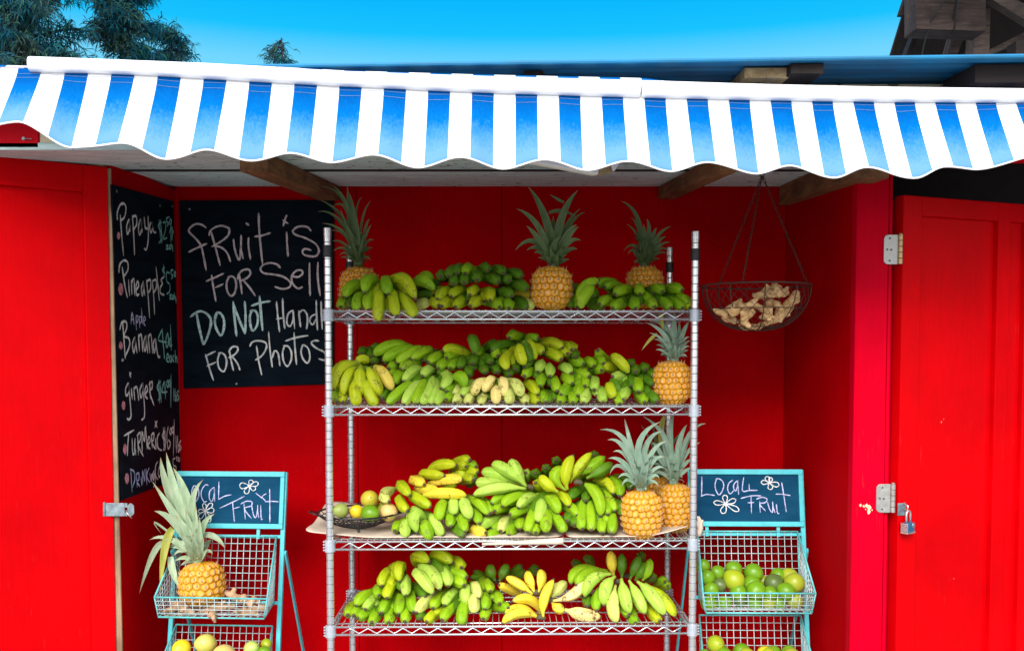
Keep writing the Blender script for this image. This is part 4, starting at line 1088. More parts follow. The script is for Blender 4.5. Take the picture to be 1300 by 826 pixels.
hand(3, J, 'bright yellow hand at the very front of the bottom shelf, stalk to the right', [
    (950, 685, 668, 552, 850, 530, 'y'), (920, 690, 600, 672, 760, 622, 'y'), (940, 712, 578, 765, 740, 655, 'y'), (985, 690, 1078, 328, 985, 520, 'y', {'dt': .10, 'db': .05})], off=-.02, stem=(955, 708, .055), r=.0175, L=.15, long=True)
hand(3, K, 'spotted pale bananas between the yellow hand and the big green hand', [
    (20, 540, 292, 315, 235, 465, 's', {'dt': .12, 'db': .09}), (15, 500, 150, 362, 70, 430, 'h', {'dt': .17, 'db': .12}), (10, 560, 130, 625, 60, 610, 'y', {'dt': .08, 'db': .1}), (0, 480, 60, 400, 'h', {'dt': .2, 'db': .15})],
    stem=(-2, 545, .11), r=.0185, long=True)
hand(3, K, 'single bruised straw-coloured banana lying at the front of the bottom shelf', [
    (128, 625, 478, 695, 290, 668, 's', {'dt': .055, 'db': .075})], r=.0205, long=True, single=True)
hand(3, K, 'large green hand fanning forward over the right end of the bottom shelf', [
    (510, 235, 188, 390, 270, 258, 'g'), (530, 255, 235, 400, 345, 280, 'g', {'o': -.02}), (560, 275, 320, 512, 385, 345, 'l', {'db': .12}), (600, 300, 505, 595, 520, 420, 'l', {'db': .11}), (500, 375, 432, 645, 445, 495, 'g'),
    (605, 400, 628, 758, 588, 580, 'h', {'db': .10}), (670, 325, 748, 668, 700, 500, 'l', {'db': .11}), (760, 345, 898, 672, 825, 510, 'l', {'db': .12}), (845, 355, 1085, 688, 965, 500, 'l', {'db': .12}), (925, 380, 1185, 702, 1065, 525, 'm', {'db': .13}),
    (660, 500, 740, 685, 690, 600, 'g'), (770, 570, 802, 755, 770, 680, 'g'), (910, 555, 1035, 738, 968, 660, 'm'), (350, 510, 340, 600, 'd')], off=-.02, r=.0205, L=.17, long=True)
hand(3, K, 'dark upright fingers sticking up behind the large green hand, bottom shelf', [
    (580, 300, 565, 62, 572, 180, 'y', {'lean': .02}), (665, 320, 670, 92, 670, 200, 'd'), (750, 340, 845, 110, 800, 220, 'd'), (805, 350, 905, 168, 855, 260, 'd'), (880, 355, 937, 138, 922, 250, 'g'), (920, 380, 970, 318, 'd'),
    (1000, 410, 1085, 362, 'g'), (1050, 455, 1112, 400, 'g'), (270, 250, 213, 188, 'd'), (390, 230, 330, 138, 'd'), (855, 190, 850, 112, 'd')], off=0.05, L=.15, long=True, r=.018)
# ------------------------------------------------------------------ pineapples
def pine_body(c, r, h, axis, n_eyes, seed):
    """barrel with raised eyes laid out in spirals; c = base centre"""
    NR, NA = 84, 132
    rg = np.random.default_rng(seed)
    # staggered rows that climb slowly round the fruit, each eye a little out of place
    nc = 17; nr = max(6, int(round(h / (2 * np.pi * r / nc * 0.84)))); ea, eh = [], []
    for a in range(nr):
        for k in range(nc):
            ea.append((2 * np.pi * (k + 0.5 * (a % 2) + 0.13 * a) / nc + rg.normal(0, 0.035) + seed) % (2 * np.pi)); eh.append((a + 0.5 + 0.30 * ((k / nc) - 0.5) + rg.normal(0, 0.05)) / nr)
    ea = np.array(ea); eh = np.clip(np.array(eh), 0.01, 0.99); n_eyes = len(ea)
    def prof(t): 
        t = np.asarray(t, float)
        return np.clip(1 - np.abs(2 * t - 1.02) ** 3.4 * 0.52, 0, 1) * np.sqrt(np.clip(1 - np.abs(2 * t - 1) ** 9, 0.02, 1)) * (1 + 0.03 * np.sin(3 * t + seed))
    tt = np.linspace(0, 1, NR); aa = np.linspace(0, 2 * np.pi, NA, endpoint=False)
    T, A_ = np.meshgrid(tt, aa, indexing='ij')
    da = np.abs(A_[..., None] - ea); da = np.minimum(da, 2 * np.pi - da)
    dd = np.hypot(da * r * np.maximum(0.35, prof(T))[..., None], (T[..., None] - eh) * h * 0.97)
    ds = np.sort(dd, -1); f1, f2 = ds[..., 0], ds[..., 1]
    e = np.clip(f1 / (f2 + 1e-9), 0, 1)
    bump = (1 - e ** 4) * 0.0072 - 0.0038 - 0.001 * np.exp(-(e / 0.2) ** 2)
    rad = r * prof(T) + bump * np.where((T > 0.03) & (T < 0.97), 1, 0.3)
    ax = V(axis).normalized(); s = ax.cross(V((0, 1, 0))).normalized(); u = ax.cross(s)
    m = MB()
    X = rad[..., None] * (np.cos(A_)[..., None] * np.array(s) + np.sin(A_)[..., None] * np.array(u)) + (T * h)[..., None] * np.array(ax) + np.array(c)
    vs = X.reshape(-1, 3).tolist(); fs = []
    for a in range(NR - 1):
        for k in range(NA):
            l = (k + 1) % NA; fs.append((a * NA + k, a * NA + l, (a + 1) * NA + l, (a + 1) * NA + k))
    fs.append(tuple(range(NA))[::-1]); fs.append(tuple(range((NR - 1) * NA, NR * NA)))
    m.add(vs, fs, e.reshape(-1).tolist())
    sp = MB(); re = (r * prof(eh)).tolist()
    for j in range(n_eyes):
        if rg.random() < 0.12: continue
        out = s * math.cos(ea[j]) + u * math.sin(ea[j]); sd = ax.cross(out)
        p = V(c) + ax * (eh[j] * h) + out * (re[j] + 0.0045)
        ln = 0.009 + 0.007 * rg.random(); tip = p + ax * ln * 0.8 + out * (0.0015 + 0.004 * rg.random()) + sd * (rg.random() - 0.5) * 0.004
        b = p - ax * 0.003
        sp.add([b + sd * 0.0042, b - sd * 0.0042, b + out * 0.003, tip], [(0, 2, 3), (2, 1, 3), (1, 0, 3)])
    return m, sp

def leaf(mb, p0, p1, p2, w, facing, rows=9, fold=0.28, curl=0.0):
    """tapering channelled blade through p0, p1, p2"""
    c = p1 * 2 - (p0 + p2) * 0.5; R_ = []; T_ = []
    for i in range(rows):
        t = i / (rows - 1); p = p0 * (1 - t) ** 2 + c * (2 * t * (1 - t)) + p2 * t * t
        d = (p0 * (-2 * (1 - t)) + c * (2 - 4 * t) + p2 * (2 * t)).normalized()
        s = d.cross(facing)
        s = s.normalized() if s.length > 1e-4 else V((1, 0, 0)); n = s.cross(d)
        ww = w * (0.82 + 0.36 * math.sin(min(1, t * 1.7) * math.pi * 0.6)) * (1 - t ** 2.6) + 0.0006
        R_.append([p + s * ww / 2 + n * ww * fold * 0.5, p + s * ww * 0.25 + n * ww * 0.08, p - n * ww * 0.06, p - s * ww * 0.25 + n * ww * 0.08, p - s * ww / 2 + n * ww * fold * 0.5]); T_ += [t] * 5
    mb.grid(R_, T_)

def pineapple(label, crop, body, Y, base, leaves, mat='leaf_grey', eyes=120, lean=(0, 0), spread=0.05, filler=26, fl=0.075, seed=1, extra=()):
    """body: px centre x, half width, top y, bottom y.  leaves: mid and tip in crop pixels from the crown base"""
    ox, oy, s = crop; cx, hw, yt, yb = body; k = Y / F
    r = hw * k; bot = W(cx, yb, Y); top = W(cx + lean[0], yt, Y + lean[1]); ax = (top - bot); h = ax.length
    e = thing('pineapple', bot, label, 'pineapple', 'pineapples')
    m, sp = pine_body(bot, r, h, ax, eyes, seed)
    m.cur = 1; m.add(sp.v, sp.f, [0.5] * len(sp.v))
    m.build('fruit', [M['pine'], M['pine_spike']], e, smooth=True, attr='eye', fix=False)
    rg = random.Random(seed * 13 + 5); cr = MB()
    cb = W(ox + base[0] / s, oy + base[1] / s, Y + lean[1]); axn = ax.normalized()
    toward = (CAM - cb).normalized()
    def add(mb, lf, first=None):
        b0 = first or base
        pts = lf[0] if len(lf[0]) == 3 else None
        (mx, my), (tx, ty) = lf[0][-2], lf[0][-1]; w = lf[1] if len(lf) > 1 else 30
        dz = lf[2] if len(lf) > 2 else rg.uniform(-spread, spread)
        bx, by = (lf[0][0] if pts else (b0[0] + (mx - b0[0]) * 0.25, b0[1] + (my - b0[1]) * 0.35))
        p0 = W(ox + bx / s, oy + by / s, Y + lean[1] + dz * 0.12); p1 = W(ox + mx / s, oy + my / s, Y + lean[1] + dz * 0.55); p2 = W(ox + tx / s, oy + ty / s, Y + lean[1] + dz)
        leaf(mb, p0, p1, p2, w / s * k, toward + V((0, 0, 0.25)) if dz > -0.03 else toward)
    for lf in leaves: add(cr, lf)
    # short stiff leaves of the rosette all round, so that the crown has depth
    for i in range(filler):
        a = i * 2.4 + seed; q = i / filler
        sd = V((math.cos(a), math.sin(a), 0)); up = axn
        st = cb + up * (0.005 + 0.05 * q) + sd * 0.010
        L_ = fl * (0.55 + 0.7 * q) * rg.uniform(0.8, 1.15); el = 0.25 + 0.95 * q
        tip = st + (sd * math.cos(el) + up * math.sin(el)) * L_ - up * 0.008 * (1 - q); mid = st + (sd * math.cos(el + .3) + up * math.sin(el + .3)) * L_ * 0.52
        leaf(cr, st - sd * 0.012, mid, tip, 0.016 + 0.006 * q, up * 1.0 + sd * -0.25, fold=0.35)
    # core of the crown
    cr.lathe([(0.018, -0.006), (0.017, 0.01), (0.012, 0.035), (0.004, 0.06)], cb, 10, axn)
    cr.build('crown', M[mat], e, smooth=True, attr='w', fix=False)
    if extra:
        x = MB()
        for lf in extra: add(x, lf)
        x.build('yellow_leaf', M['leaf_yellow'], e, smooth=True, attr='w', fix=False)
    return e

def LV(*a): return [x if isinstance(x, tuple) and isinstance(x[0], list) else (x,) for x in a]
p = (405, 235, 6.61)
pineapple('pineapple at the left end of the top shelf, its long crown leaning left', p, (455, 23.5, 338, 394), 3.33, (330, 665), LV(
    ([(230, 170), (120, 10)], 34), ([(190, 265), (0, 120)], 30), ([(160, 285), (-10, 222)], 26), ([(190, 385), (25, 320)], 26), ([(205, 130), (15, 12)], 22), ([(265, 330), (238, -5)], 55, -.02),
    ([(300, 300), (255, 60)], 48, -.03), ([(312, 230), (362, 100)], 16), ([(368, 270), (437, 130)], 18), ([(392, 350), (425, 285)], 20), ([(400, 405), (440, 335)], 20), ([(400, 480), (462, 463)], 22), ([(395, 540), (452, 530)], 22),
    ([(225, 425), (105, 380)], 24), ([(205, 490), (108, 470)], 22), ([(205, 530), (120, 555)], 20), ([(225, 570), (172, 592)], 18), ([(235, 605), (178, 612)], 18), ([(395, 600), (432, 632)], 18),
    ([(250, 420), (180, 200)], 34, -.04), ([(225, 200), (110, 185)], 24), ([(290, 470), (230, 330)], 40, -.05), ([(330, 480), (330, 330)], 36, -.05), ([(350, 520), (380, 400)], 28, -.04), ([(300, 560), (270, 440)], 34, -.06), ([(330, 590), (350, 500)], 30, -.07), ([(280, 570), (230, 490)], 30, -.06), ([(320, 620), (300, 560)], 30, -.07)),
    'leaf_dark', 79, (2, 0), 0.06, 24, 0.06, 1)
p = (650, 235, 5.006)
pineapple('large pineapple in the middle of the top shelf, full fruit in view', p, (700.5, 25.5, 337, 394), 3.15, (265, 515), LV(
    ([(205, 190), (100, 5)], 46, -.02), ([(322, 190), (420, 30)], 46, -.03), ([(150, 240), (28, 150)], 34), ([(160, 330), (92, 258)], 34), ([(130, 355), (20, 415)], 32), ([(165, 400), (92, 415)], 28), ([(345, 260), (435, 148)], 24, .03), ([(375, 245), (465, 172)], 20, .04),
    ([(350, 310), (412, 252)], 34), ([(370, 315), (425, 265)], 26), ([(360, 362), (438, 350)], 34), ([(360, 412), (415, 408)], 28), ([(190, 432), (138, 430)], 26), ([(268, 380), (308, 328)], 38, -.05), ([(200, 330), (140, 230)], 34), ([(262, 300), (262, 195)], 36, .02),
    ([(235, 178), (320, 166), (412, 206)], 22, -.01), ([(330, 112), (285, 88), (240, 60)], 16, .0), ([(225, 445), (205, 390)], 40, -.06), ([(260, 460), (240, 400)], 38, -.07), ([(300, 440), (320, 395)], 36, -.06), ([(240, 480), (215, 450)], 34, -.07), ([(280, 480), (290, 440)], 34, -.075), ([(310, 460), (345, 440)], 30, -.05), ([(220, 470), (165, 460)], 28, -.04), ([(320, 480), (365, 470)], 26, -.03)),
    'leaf_dark', 90, (0, 0), 0.06, 24, 0.065, 2)
p = (780, 250, 6.89)
pineapple('smaller pineapple with a curved crown behind bananas at the right of the top shelf', p, (818.5, 23, 337, 392), 3.36, (265, 605), LV(
    ([(195, 170), (55, 35)], 34), ([(215, 290), (145, 178)], 28), ([(195, 330), (108, 238)], 22), ([(302, 290), (280, 190)], 34), ([(332, 350), (368, 270)], 38), ([(385, 335), (497, 257)], 30), ([(375, 400), (452, 345)], 36), ([(390, 428), (492, 395)], 26), ([(395, 455), (468, 472)], 24), ([(385, 492), (462, 497)], 22),
    ([(170, 425), (80, 472)], 24), ([(172, 468), (118, 502)], 22), ([(200, 520), (162, 470)], 24), ([(200, 562), (168, 572)], 20), ([(350, 545), (397, 545)], 20), ([(268, 370), (255, 240)], 44, -.04), ([(312, 450), (322, 420)], 40, -.06), ([(240, 480), (225, 400)], 36, -.05), ([(265, 500), (270, 430)], 40, -.07), ([(300, 520), (330, 470)], 34, -.06), ([(240, 540), (215, 490)], 32, -.06), ([(285, 560), (295, 520)], 34, -.075)),
    'leaf_dark', 79, (0, 0), 0.055, 24, 0.06, 3)
p = (810, 395, 6.61)
pineapple('pineapple standing at the right end of the second shelf beside the post', p, (853, 23.5, 457, 515), 3.16, (300, 415), LV(
    ([(300, 190), (308, -20)], 56, .01), ([(205, 180), (72, 98)], 36), ([(378, 180), (426, 88)], 38), ([(215, 130), (120, 85)], 40, .05), ([(200, 235), (95, 180)], 22), ([(205, 260), (133, 237)], 24), ([(208, 295), (150, 286)], 22), ([(205, 330), (148, 325)], 20), ([(220, 360), (188, 367)], 20),
    ([(375, 250), (432, 215)], 26), ([(390, 275), (440, 248)], 24), ([(385, 305), (432, 298)], 22), ([(380, 340), (422, 326)], 20), ([(370, 365), (412, 382)], 20), ([(260, 230), (230, 60)], 46, .04), ([(340, 220), (345, 80)], 40, .03), ([(280, 330), (255, 250)], 36, -.05), ([(310, 340), (310, 270)], 40, -.06), ([(330, 350), (355, 290)], 32, -.05), ([(280, 370), (255, 330)], 30, -.06), ([(310, 380), (320, 340)], 30, -.065)),
    'leaf_grey', 93, (0, 0), 0.05, 24, 0.055, 4, extra=[([(160, 190), (100, 240), (30, 328)], 24, .02), ([(185, 20), (200, 80), (207, 152)], 34, -.03)])
p = (760, 520, 4.857)
pineapple('front pineapple of the pair on the third shelf, wide silvery crown', p, (814.5, 25, 621, 684), 3.125, (262, 495), LV(
    ([(150, 175), (8, 122)], 30), ([(150, 225), (55, 185)], 30), ([(165, 280), (88, 258)], 24), ([(145, 318), (58, 300)], 28), ([(130, 345), (68, 397)], 24), ([(192, 190), (160, 55)], 26, .04), ([(255, 190), (382, 72)], 36), ([(300, 205), (398, 130)], 32), ([(335, 255), (425, 192)], 28), ([(340, 312), (412, 293)], 26),
    ([(345, 365), (405, 358)], 22), ([(340, 405), (372, 422)], 20), ([(175, 398), (118, 422)], 22), ([(180, 430), (142, 472)], 20), ([(330, 440), (372, 472)], 20), ([(215, 350), (170, 270)], 34, -.04), ([(255, 330), (250, 230)], 38, -.03), ([(290, 350), (300, 260)], 36, -.04), ([(235, 400), (205, 330)], 34, -.06), ([(270, 400), (275, 320)], 36, -.06), ([(240, 440), (220, 390)], 32, -.07), ([(280, 440), (300, 390)], 32, -.07), ([(260, 460), (262, 420)], 34, -.075)),
    'leaf_grey', 90, (0, 0), 0.06, 26, 0.06, 5)
pineapple('rear pineapple of the third-shelf pair, half hidden by the right front post', p, (857, 23.5, 612.5, 676), 3.27, (462, 452), LV(
    ([(400, 160), (270, 38)], 28), ([(440, 150), (470, 0)], 36), ([(500, 190), (545, 90)], 32), ([(530, 230), (575, 150)], 28), ([(560, 150), (662, 84)], 24), ([(545, 265), (625, 200)], 24), ([(370, 245), (328, 203)], 24), ([(370, 300), (308, 300)], 22), ([(380, 340), (328, 340)], 20), ([(380, 385), (330, 402)], 20),
    ([(540, 325), (585, 310)], 22), ([(540, 372), (575, 360)], 20), ([(410, 220), (395, 100)], 34), ([(450, 280), (440, 190)], 36, -.04), ([(480, 300), (490, 210)], 36, -.04), ([(440, 340), (410, 270)], 32, -.05), ([(480, 360), (500, 300)], 32, -.05), ([(450, 400), (440, 350)], 30, -.06), ([(480, 410), (490, 370)], 30, -.06)),
    'leaf_grey', 86, (0, 0), 0.05, 24, 0.055, 6)
pineapple('hidden pineapple glimpsed between and behind the pair on the third shelf', p, (836, 21, 604, 664), 3.43, (370, 400), LV(
    ([(350, 250), (260, 90)], 24), ([(390, 200), (410, 40)], 30), ([(430, 250), (520, 120)], 24), ([(330, 280), (230, 190)], 22), ([(360, 230), (330, 80)], 26)),
    'leaf_dark', 75, (0, 0), 0.03, 20, 0.055, 7, extra=[([(385, 200), (390, 90), (430, 10)], 34, .0)])
p = (175, 575, 4.232)
pineapple('pineapple in the left wire basket with a tall pale crown leaning left', p, (258.5, 28, 712, 768), 3.215, (322, 585), LV(
    ([(215, 360), (78, 152)], 44, -.03), ([(165, 200), (122, 22)], 44, .03), ([(205, 215), (152, -5)], 46, .0), ([(262, 240), (188, 75)], 46, .01), ([(292, 270), (350, 142)], 34, -.02), ([(350, 390), (412, 325)], 34, -.03), ([(190, 365), (88, 310)], 40, -.05), ([(165, 458), (62, 465)], 26), ([(140, 480), (80, 545), (8, 752)], 30, -.03),
    ([(175, 555), (190, 640), (225, 722)], 34, -.04), ([(345, 440), (415, 450), (468, 510)], 30, .02), ([(240, 482), (168, 502)], 26), ([(245, 520), (188, 552)], 24), ([(250, 560), (198, 578)], 22), ([(270, 580), (230, 602)], 20), ([(368, 495), (397, 462)], 24), ([(375, 525), (402, 542)], 20), ([(220, 502), (148, 515)], 24), ([(100, 375), (125, 430)], 10, .02),
    ([(270, 430), (200, 330)], 44, -.04), ([(290, 430), (255, 300)], 44, -.03), ([(310, 430), (310, 270)], 42, -.03), ([(330, 460), (330, 340)], 38, -.04), ([(280, 500), (230, 430)], 38, -.06), ([(310, 510), (295, 430)], 38, -.06), ([(335, 520), (355, 450)], 34, -.055), ([(290, 545), (255, 500)], 32, -.07), ([(320, 550), (315, 500)], 34, -.07), ([(345, 550), (375, 510)], 28, -.05)),
    'leaf_pale', 82, (-4, 0.01), 0.05, 26, 0.07, 8, extra=[([(188, 405), (145, 510), (120, 745)], 40, -.04)])
# ------------------------------------------------------------------ chalk
def smooth_path(pts, n=4):
    if len(pts) < 3: return [pts[0].lerp(pts[1], i / 3) for i in range(4)]
    out = []
    for i in range(len(pts) - 1):
        p0, p1, p2, p3 = pts[max(0, i - 1)], pts[i], pts[i + 1], pts[min(len(pts) - 1, i + 2)]
        for k in range(n):
            t = k / n
            out.append(0.5 * ((2 * p1) + (p2 - p0) * t + (2 * p0 - 5 * p1 + 4 * p2 - p3) * t * t + (3 * p1 - p0 - 3 * p2 + p3) * t ** 3))
    out.append(pts[-1]); return out

def chalk_write(name, mat, parent, crop, strokes, p0, n, w, lift=0.0012):
    ox, oy, s = crop; m = MB(); n = V(n).normalized(); rg = random.Random(len(strokes) * 7 + 1); cnt = 0
    for st in strokes:
        pts = smooth_path([WP(ox + x / s, oy + y / s, p0, n) for x, y in st]); N = len(pts); cnt += 1
        L_, R_ = [], []
        lf = n * (lift + cnt * 0.000012)
        for i, p in enumerate(pts):
            d = (pts[min(N - 1, i + 1)] - pts[max(0, i - 1)])
            if d.length < 1e-7: d = V((0, 0, 1))
            d.normalize(); sd = d.cross(n)
            ww = w * (0.5 if i in (0, N - 1) else 1) * (0.82 + 0.36 * rg.random()) / 2
            L_.append(p + sd * ww + lf); R_.append(p - sd * ww * (0.9 + 0.2 * rg.random()) + lf)
        d0 = (pts[0] - pts[1]).normalized() * w * 0.3; d1 = (pts[-1] - pts[-2]).normalized() * w * 0.3
        L_ = [pts[0] + d0 + lf] + L_ + [pts[-1] + d1 + lf]; R_ = [pts[0] + d0 + lf + V((0, 0, 1e-5))] + R_ + [pts[-1] + d1 + lf + V((0, 0, 1e-5))]
        m.grid([L_, R_])
    return m.build(name, M[mat], parent, fix=False)

def dots(name, mat, parent, crop, lst, p0, n, lift=0.0011):
    ox, oy, s = crop; n = V(n).normalized(); rg = random.Random(3)
    for x, y, rx, ry in lst:
        m = MB(); m.add([WP(ox + (x + rx * math.cos(k * 0.5236) * (0.85 + 0.3 * rg.random())) / s, oy + (y + ry * math.sin(k * 0.5236) * (0.85 + 0.3 * rg.random())) / s, p0, n) + n * lift for k in range(12)], [tuple(range(12))])
        m.build(name, M[mat], parent, fix=False)

# big board on the back wall
P0, N0 = V((0, YB - 0.009, 0)), V((0, -1, 0))
cs = [W(228, 254.5, YB - 0.009), W(424, 253.5, YB - 0.009), W(424, 487.5, YB - 0.009), W(233, 493, YB - 0.009)]
m = MB(); m.hexa([c + V((0, 0.008, 0)) for c in cs], cs)
e = sum(cs, V((0, 0, 0))) / 4; e.z = cs[3].z; e.y = YB - 0.001
bb = thing('chalkboard', e, 'large black chalkboard reading fruit is for sell, screwed to the red back wall', 'chalkboard')
m.build('panel', M['board'], bb, bevel=0.001)
c1 = (225, 250, 6.5)
chalk_write('writing', 'ch_pink', bb, c1, [
    [(240, 255), (200, 228), (150, 225), (105, 258), (100, 290), (150, 340), (190, 390), (210, 450), (240, 605)], [(95, 455), (160, 422), (245, 385)],
    [(265, 320), (272, 285), (305, 255), (360, 238), (420, 255), (430, 290), (410, 330), (350, 375), (285, 412)], [(280, 290), (312, 400), (355, 565)], [(315, 405), (370, 420), (415, 465), (440, 535)],
    [(465, 350), (475, 430), (498, 500), (515, 515), (525, 440), (528, 315)], [(525, 430), (545, 510)], [(590, 335), (588, 400), (605, 515)], [(568, 215), (592, 235)],
    [(672, 135), (678, 280), (690, 420), (705, 555)], [(640, 328), (700, 318), (770, 297)], [(903, 290), (908, 400), (915, 490)], [(905, 150), (890, 185), (875, 240)], [(872, 192), (915, 220)],
    [(1105, 280), (1070, 248), (1000, 245), (955, 280), (975, 310), (1060, 340), (1140, 385), (1170, 440), (1150, 485), (1100, 490), (1045, 475), (1035, 445), (1060, 428), (1105, 440)],
    [(285, 645), (295, 720), (320, 860)], [(240, 695), (310, 665), (385, 630)], [(315, 748), (380, 718)], [(435, 650), (410, 700), (412, 770), (440, 815), (470, 800), (487, 740), (480, 680), (452, 655), (420, 662)],
    [(510, 640), (525, 720), (535, 800)], [(500, 680), (508, 640), (540, 605), (590, 598), (605, 630), (580, 665), (530, 690)], [(545, 685), (600, 750), (645, 815)],
    [(852, 585), (820, 555), (760, 545), (705, 565), (688, 600), (720, 630), (800, 640), (880, 660), (935, 705), (925, 745), (870, 758), (805, 740)],
    [(955, 655), (1000, 660), (1035, 630), (1025, 605), (985, 608), (950, 645), (945, 690), (965, 730), (1000, 755), (1035, 742)], [(1092, 545), (1092, 680), (1098, 815)], [(1162, 540), (1160, 670), (1180, 815)]], P0, N0, 0.0076)
c2 = (225, 368, 6.5)
chalk_write('writing', 'ch_cyan', bb, c2, [
    [(160, 195), (180, 300), (215, 450)], [(110, 222), (150, 190), (200, 175), (255, 205), (280, 260), (265, 340), (235, 420), (212, 450)], [(330, 180), (312, 240), (320, 310), (360, 375), (385, 320), (385, 240), (355, 190), (320, 190)],
    [(490, 380), (475, 240), (462, 95)], [(462, 105), (510, 240), (560, 360)], [(560, 360), (565, 220), (557, 95)], [(620, 165), (600, 220), (605, 290), (625, 335), (660, 290), (665, 210), (640, 170), (600, 175)],
    [(680, 50), (690, 180), (705, 335)], [(612, 130), (690, 105), (768, 92)]], P0, N0, 0.0094)
chalk_write('writing', 'ch_white', bb, c2, [
    [(820, 95), (830, 220), (845, 345)], [(870, 70), (875, 200), (888, 320)], [(818, 240), (880, 228)], [(955, 165), (915, 200), (905, 270), (930, 300), (955, 250), (958, 170)], [(955, 165), (970, 320)],
    [(1003, 170), (1010, 240), (1018, 305)], [(1005, 190), (1040, 165), (1070, 200), (1075, 260), (1068, 320)], [(1140, 200), (1105, 220), (1095, 260), (1120, 285), (1145, 240)], [(1148, 85), (1150, 200), (1158, 330)], [(1188, 95), (1190, 200), (1198, 325)], [(1226, 262), (1250, 255), (1262, 232), (1245, 215), (1228, 235), (1224, 280), (1240, 312), (1264, 300)],
    [(235, 530), (262, 630), (300, 745)], [(232, 545), (315, 505)], [(245, 628), (320, 595)], [(355, 515), (335, 570), (345, 640), (385, 672), (408, 610), (400, 550), (372, 520), (340, 520)],
    [(430, 490), (445, 580), (465, 665)], [(425, 510), (455, 470), (495, 470), (500, 500), (470, 535), (425, 558)], [(455, 550), (495, 600), (518, 660)], [(655, 460), (672, 580), (698, 700)], [(600, 465), (620, 430), (670, 418), (730, 435), (735, 480), (700, 540), (645, 578)],
    [(755, 345), (765, 480), (785, 635)], [(785, 560), (805, 500), (835, 530), (848, 625)], [(885, 465), (870, 520), (880, 590), (910, 628), (940, 580), (942, 510), (915, 465), (875, 460)],
    [(965, 350), (972, 470), (985, 615)], [(895, 420), (980, 392), (1080, 375)], [(1035, 455), (1022, 510), (1040, 570), (1075, 602), (1095, 560), (1085, 490), (1055, 458), (1030, 455)],
    [(1170, 420), (1130, 418), (1108, 440), (1150, 480), (1210, 510), (1228, 548), (1215, 578), (1168, 566)]], P0, N0, 0.0068)
m = MB()
for x, y in ((240.5, 265.5), (300, 487)): m.lathe([(0.004, 0), (0.0045, 0.001), (0.002, 0.002)], W(x, y, YB - 0.009), 10, (0, -1, 0))
m.build('screw', M['steel'], bb)

# price board on the left side wall
N1 = V((1, 0, 0)); P1 = V((XL + 0.008, 0, 0))
cs = [WP(142.5, 234, P1, N1), WP(220.5, 255.5, P1, N1), WP(230, 606, P1, N1), WP(153.5, 635.5, P1, N1)]
m = MB(); m.hexa([c - V((0.0075, 0, 0)) for c in cs], cs)
e = sum(cs, V((0, 0, 0))) / 4; e.z = cs[3].z; e.x = XL
pb = thing('price_board', e, 'tall black chalkboard price list on the left side wall with papaya at the top', 'chalkboard')
m.build('panel', M['board'], pb, bevel=0.001)
c1 = (135, 230, 5.51); c2 = (135, 375, 5.51); c3 = (135, 500, 5.9); wp = 0.0085
chalk_write('writing', 'ch_white', pb, c1, [
    [(75, 270), (74, 220), (95, 165), (125, 160), (135, 200), (122, 255), (95, 275)], [(95, 235), (105, 380), (118, 520)], [(157, 265), (140, 310), (145, 370), (160, 330), (158, 268), (164, 352)],
    [(180, 240), (190, 400), (195, 515)], [(180, 250), (205, 245), (210, 300), (187, 340)], [(237, 265), (222, 320), (230, 375), (245, 330), (241, 268), (249, 358)], [(262, 250), (270, 325), (288, 330)], [(290, 245), (291, 400), (278, 475), (262, 470)],
    [(312, 285), (300, 315), (308, 360), (322, 325), (318, 285), (328, 350), (345, 358)], [(85, 640), (90, 588), (115, 555), (145, 565), (148, 620), (120, 665)], [(108, 600), (125, 720), (145, 815)],
    [(152, 690), (160, 800)], [(176, 790), (172, 690)], [(173, 715), (190, 682), (197, 800)], [(207, 760), (224, 730), (216, 700), (204, 740), (210, 795), (227, 788)], [(257, 700), (242, 750), (249, 800), (259, 750), (256, 702), (266, 800)],
    [(278, 690), (290, 810), (300, 955)], [(280, 700), (305, 690), (307, 750), (287, 782)], [(318, 690), (328, 800), (335, 930)], [(320, 700), (345, 690), (347, 745), (327, 780)], [(345, 600), (355, 700), (368, 835)], [(402, 668), (380, 690), (390, 715), (374, 745), (376, 782), (402, 795)]], P1, N1, wp)
chalk_write('writing', 'ch_teal', pb, c1, [
    [(384, 285), (360, 312), (378, 350), (388, 400), (365, 432)], [(366, 270), (380, 435)], [(376, 268), (388, 430)], [(393, 292), (410, 288), (412, 340), (396, 402), (422, 395)], [(440, 250), (420, 260), (420, 285), (432, 290), (424, 315)], [(447, 262), (440, 290), (448, 305), (453, 275), (446, 262)],
    [(440, 365), (454, 318), (468, 362)], [(454, 320), (448, 420)], [(462, 335), (456, 415)], [(415, 452), (430, 446), (416, 475), (434, 470)], [(442, 445), (437, 470), (447, 472), (447, 440)], [(452, 430), (454, 474)], [(454, 455), (461, 452), (462, 492)],
    [(405, 600), (390, 620), (406, 645)], [(397, 580), (403, 668)], [(442, 642), (418, 640), (421, 700), (441, 722), (440, 770), (420, 788)], [(466, 620), (450, 625), (452, 650), (463, 660), (452, 682)], [(476, 632), (470, 650), (478, 666), (482, 645), (476, 630)],
    [(440, 800), (452, 790), (442, 822), (456, 818)], [(462, 795), (458, 820), (468, 822), (468, 792)], [(473, 780), (476, 824)], [(482, 800), (485, 850)]], P1, N1, wp * 0.85)
chalk_write('writing', 'ch_lilac', pb, c2, [
    [(170, 200), (178, 120), (192, 202)], [(172, 170), (190, 164)], [(205, 140), (208, 240)], [(206, 145), (219, 145), (217, 182), (207, 188)], [(228, 145), (231, 225)], [(229, 150), (243, 150), (241, 185), (231, 192)], [(243, 90), (250, 200)], [(257, 185), (271, 165), (262, 148), (256, 185), (270, 212)]], P1, N1, wp * 0.8)
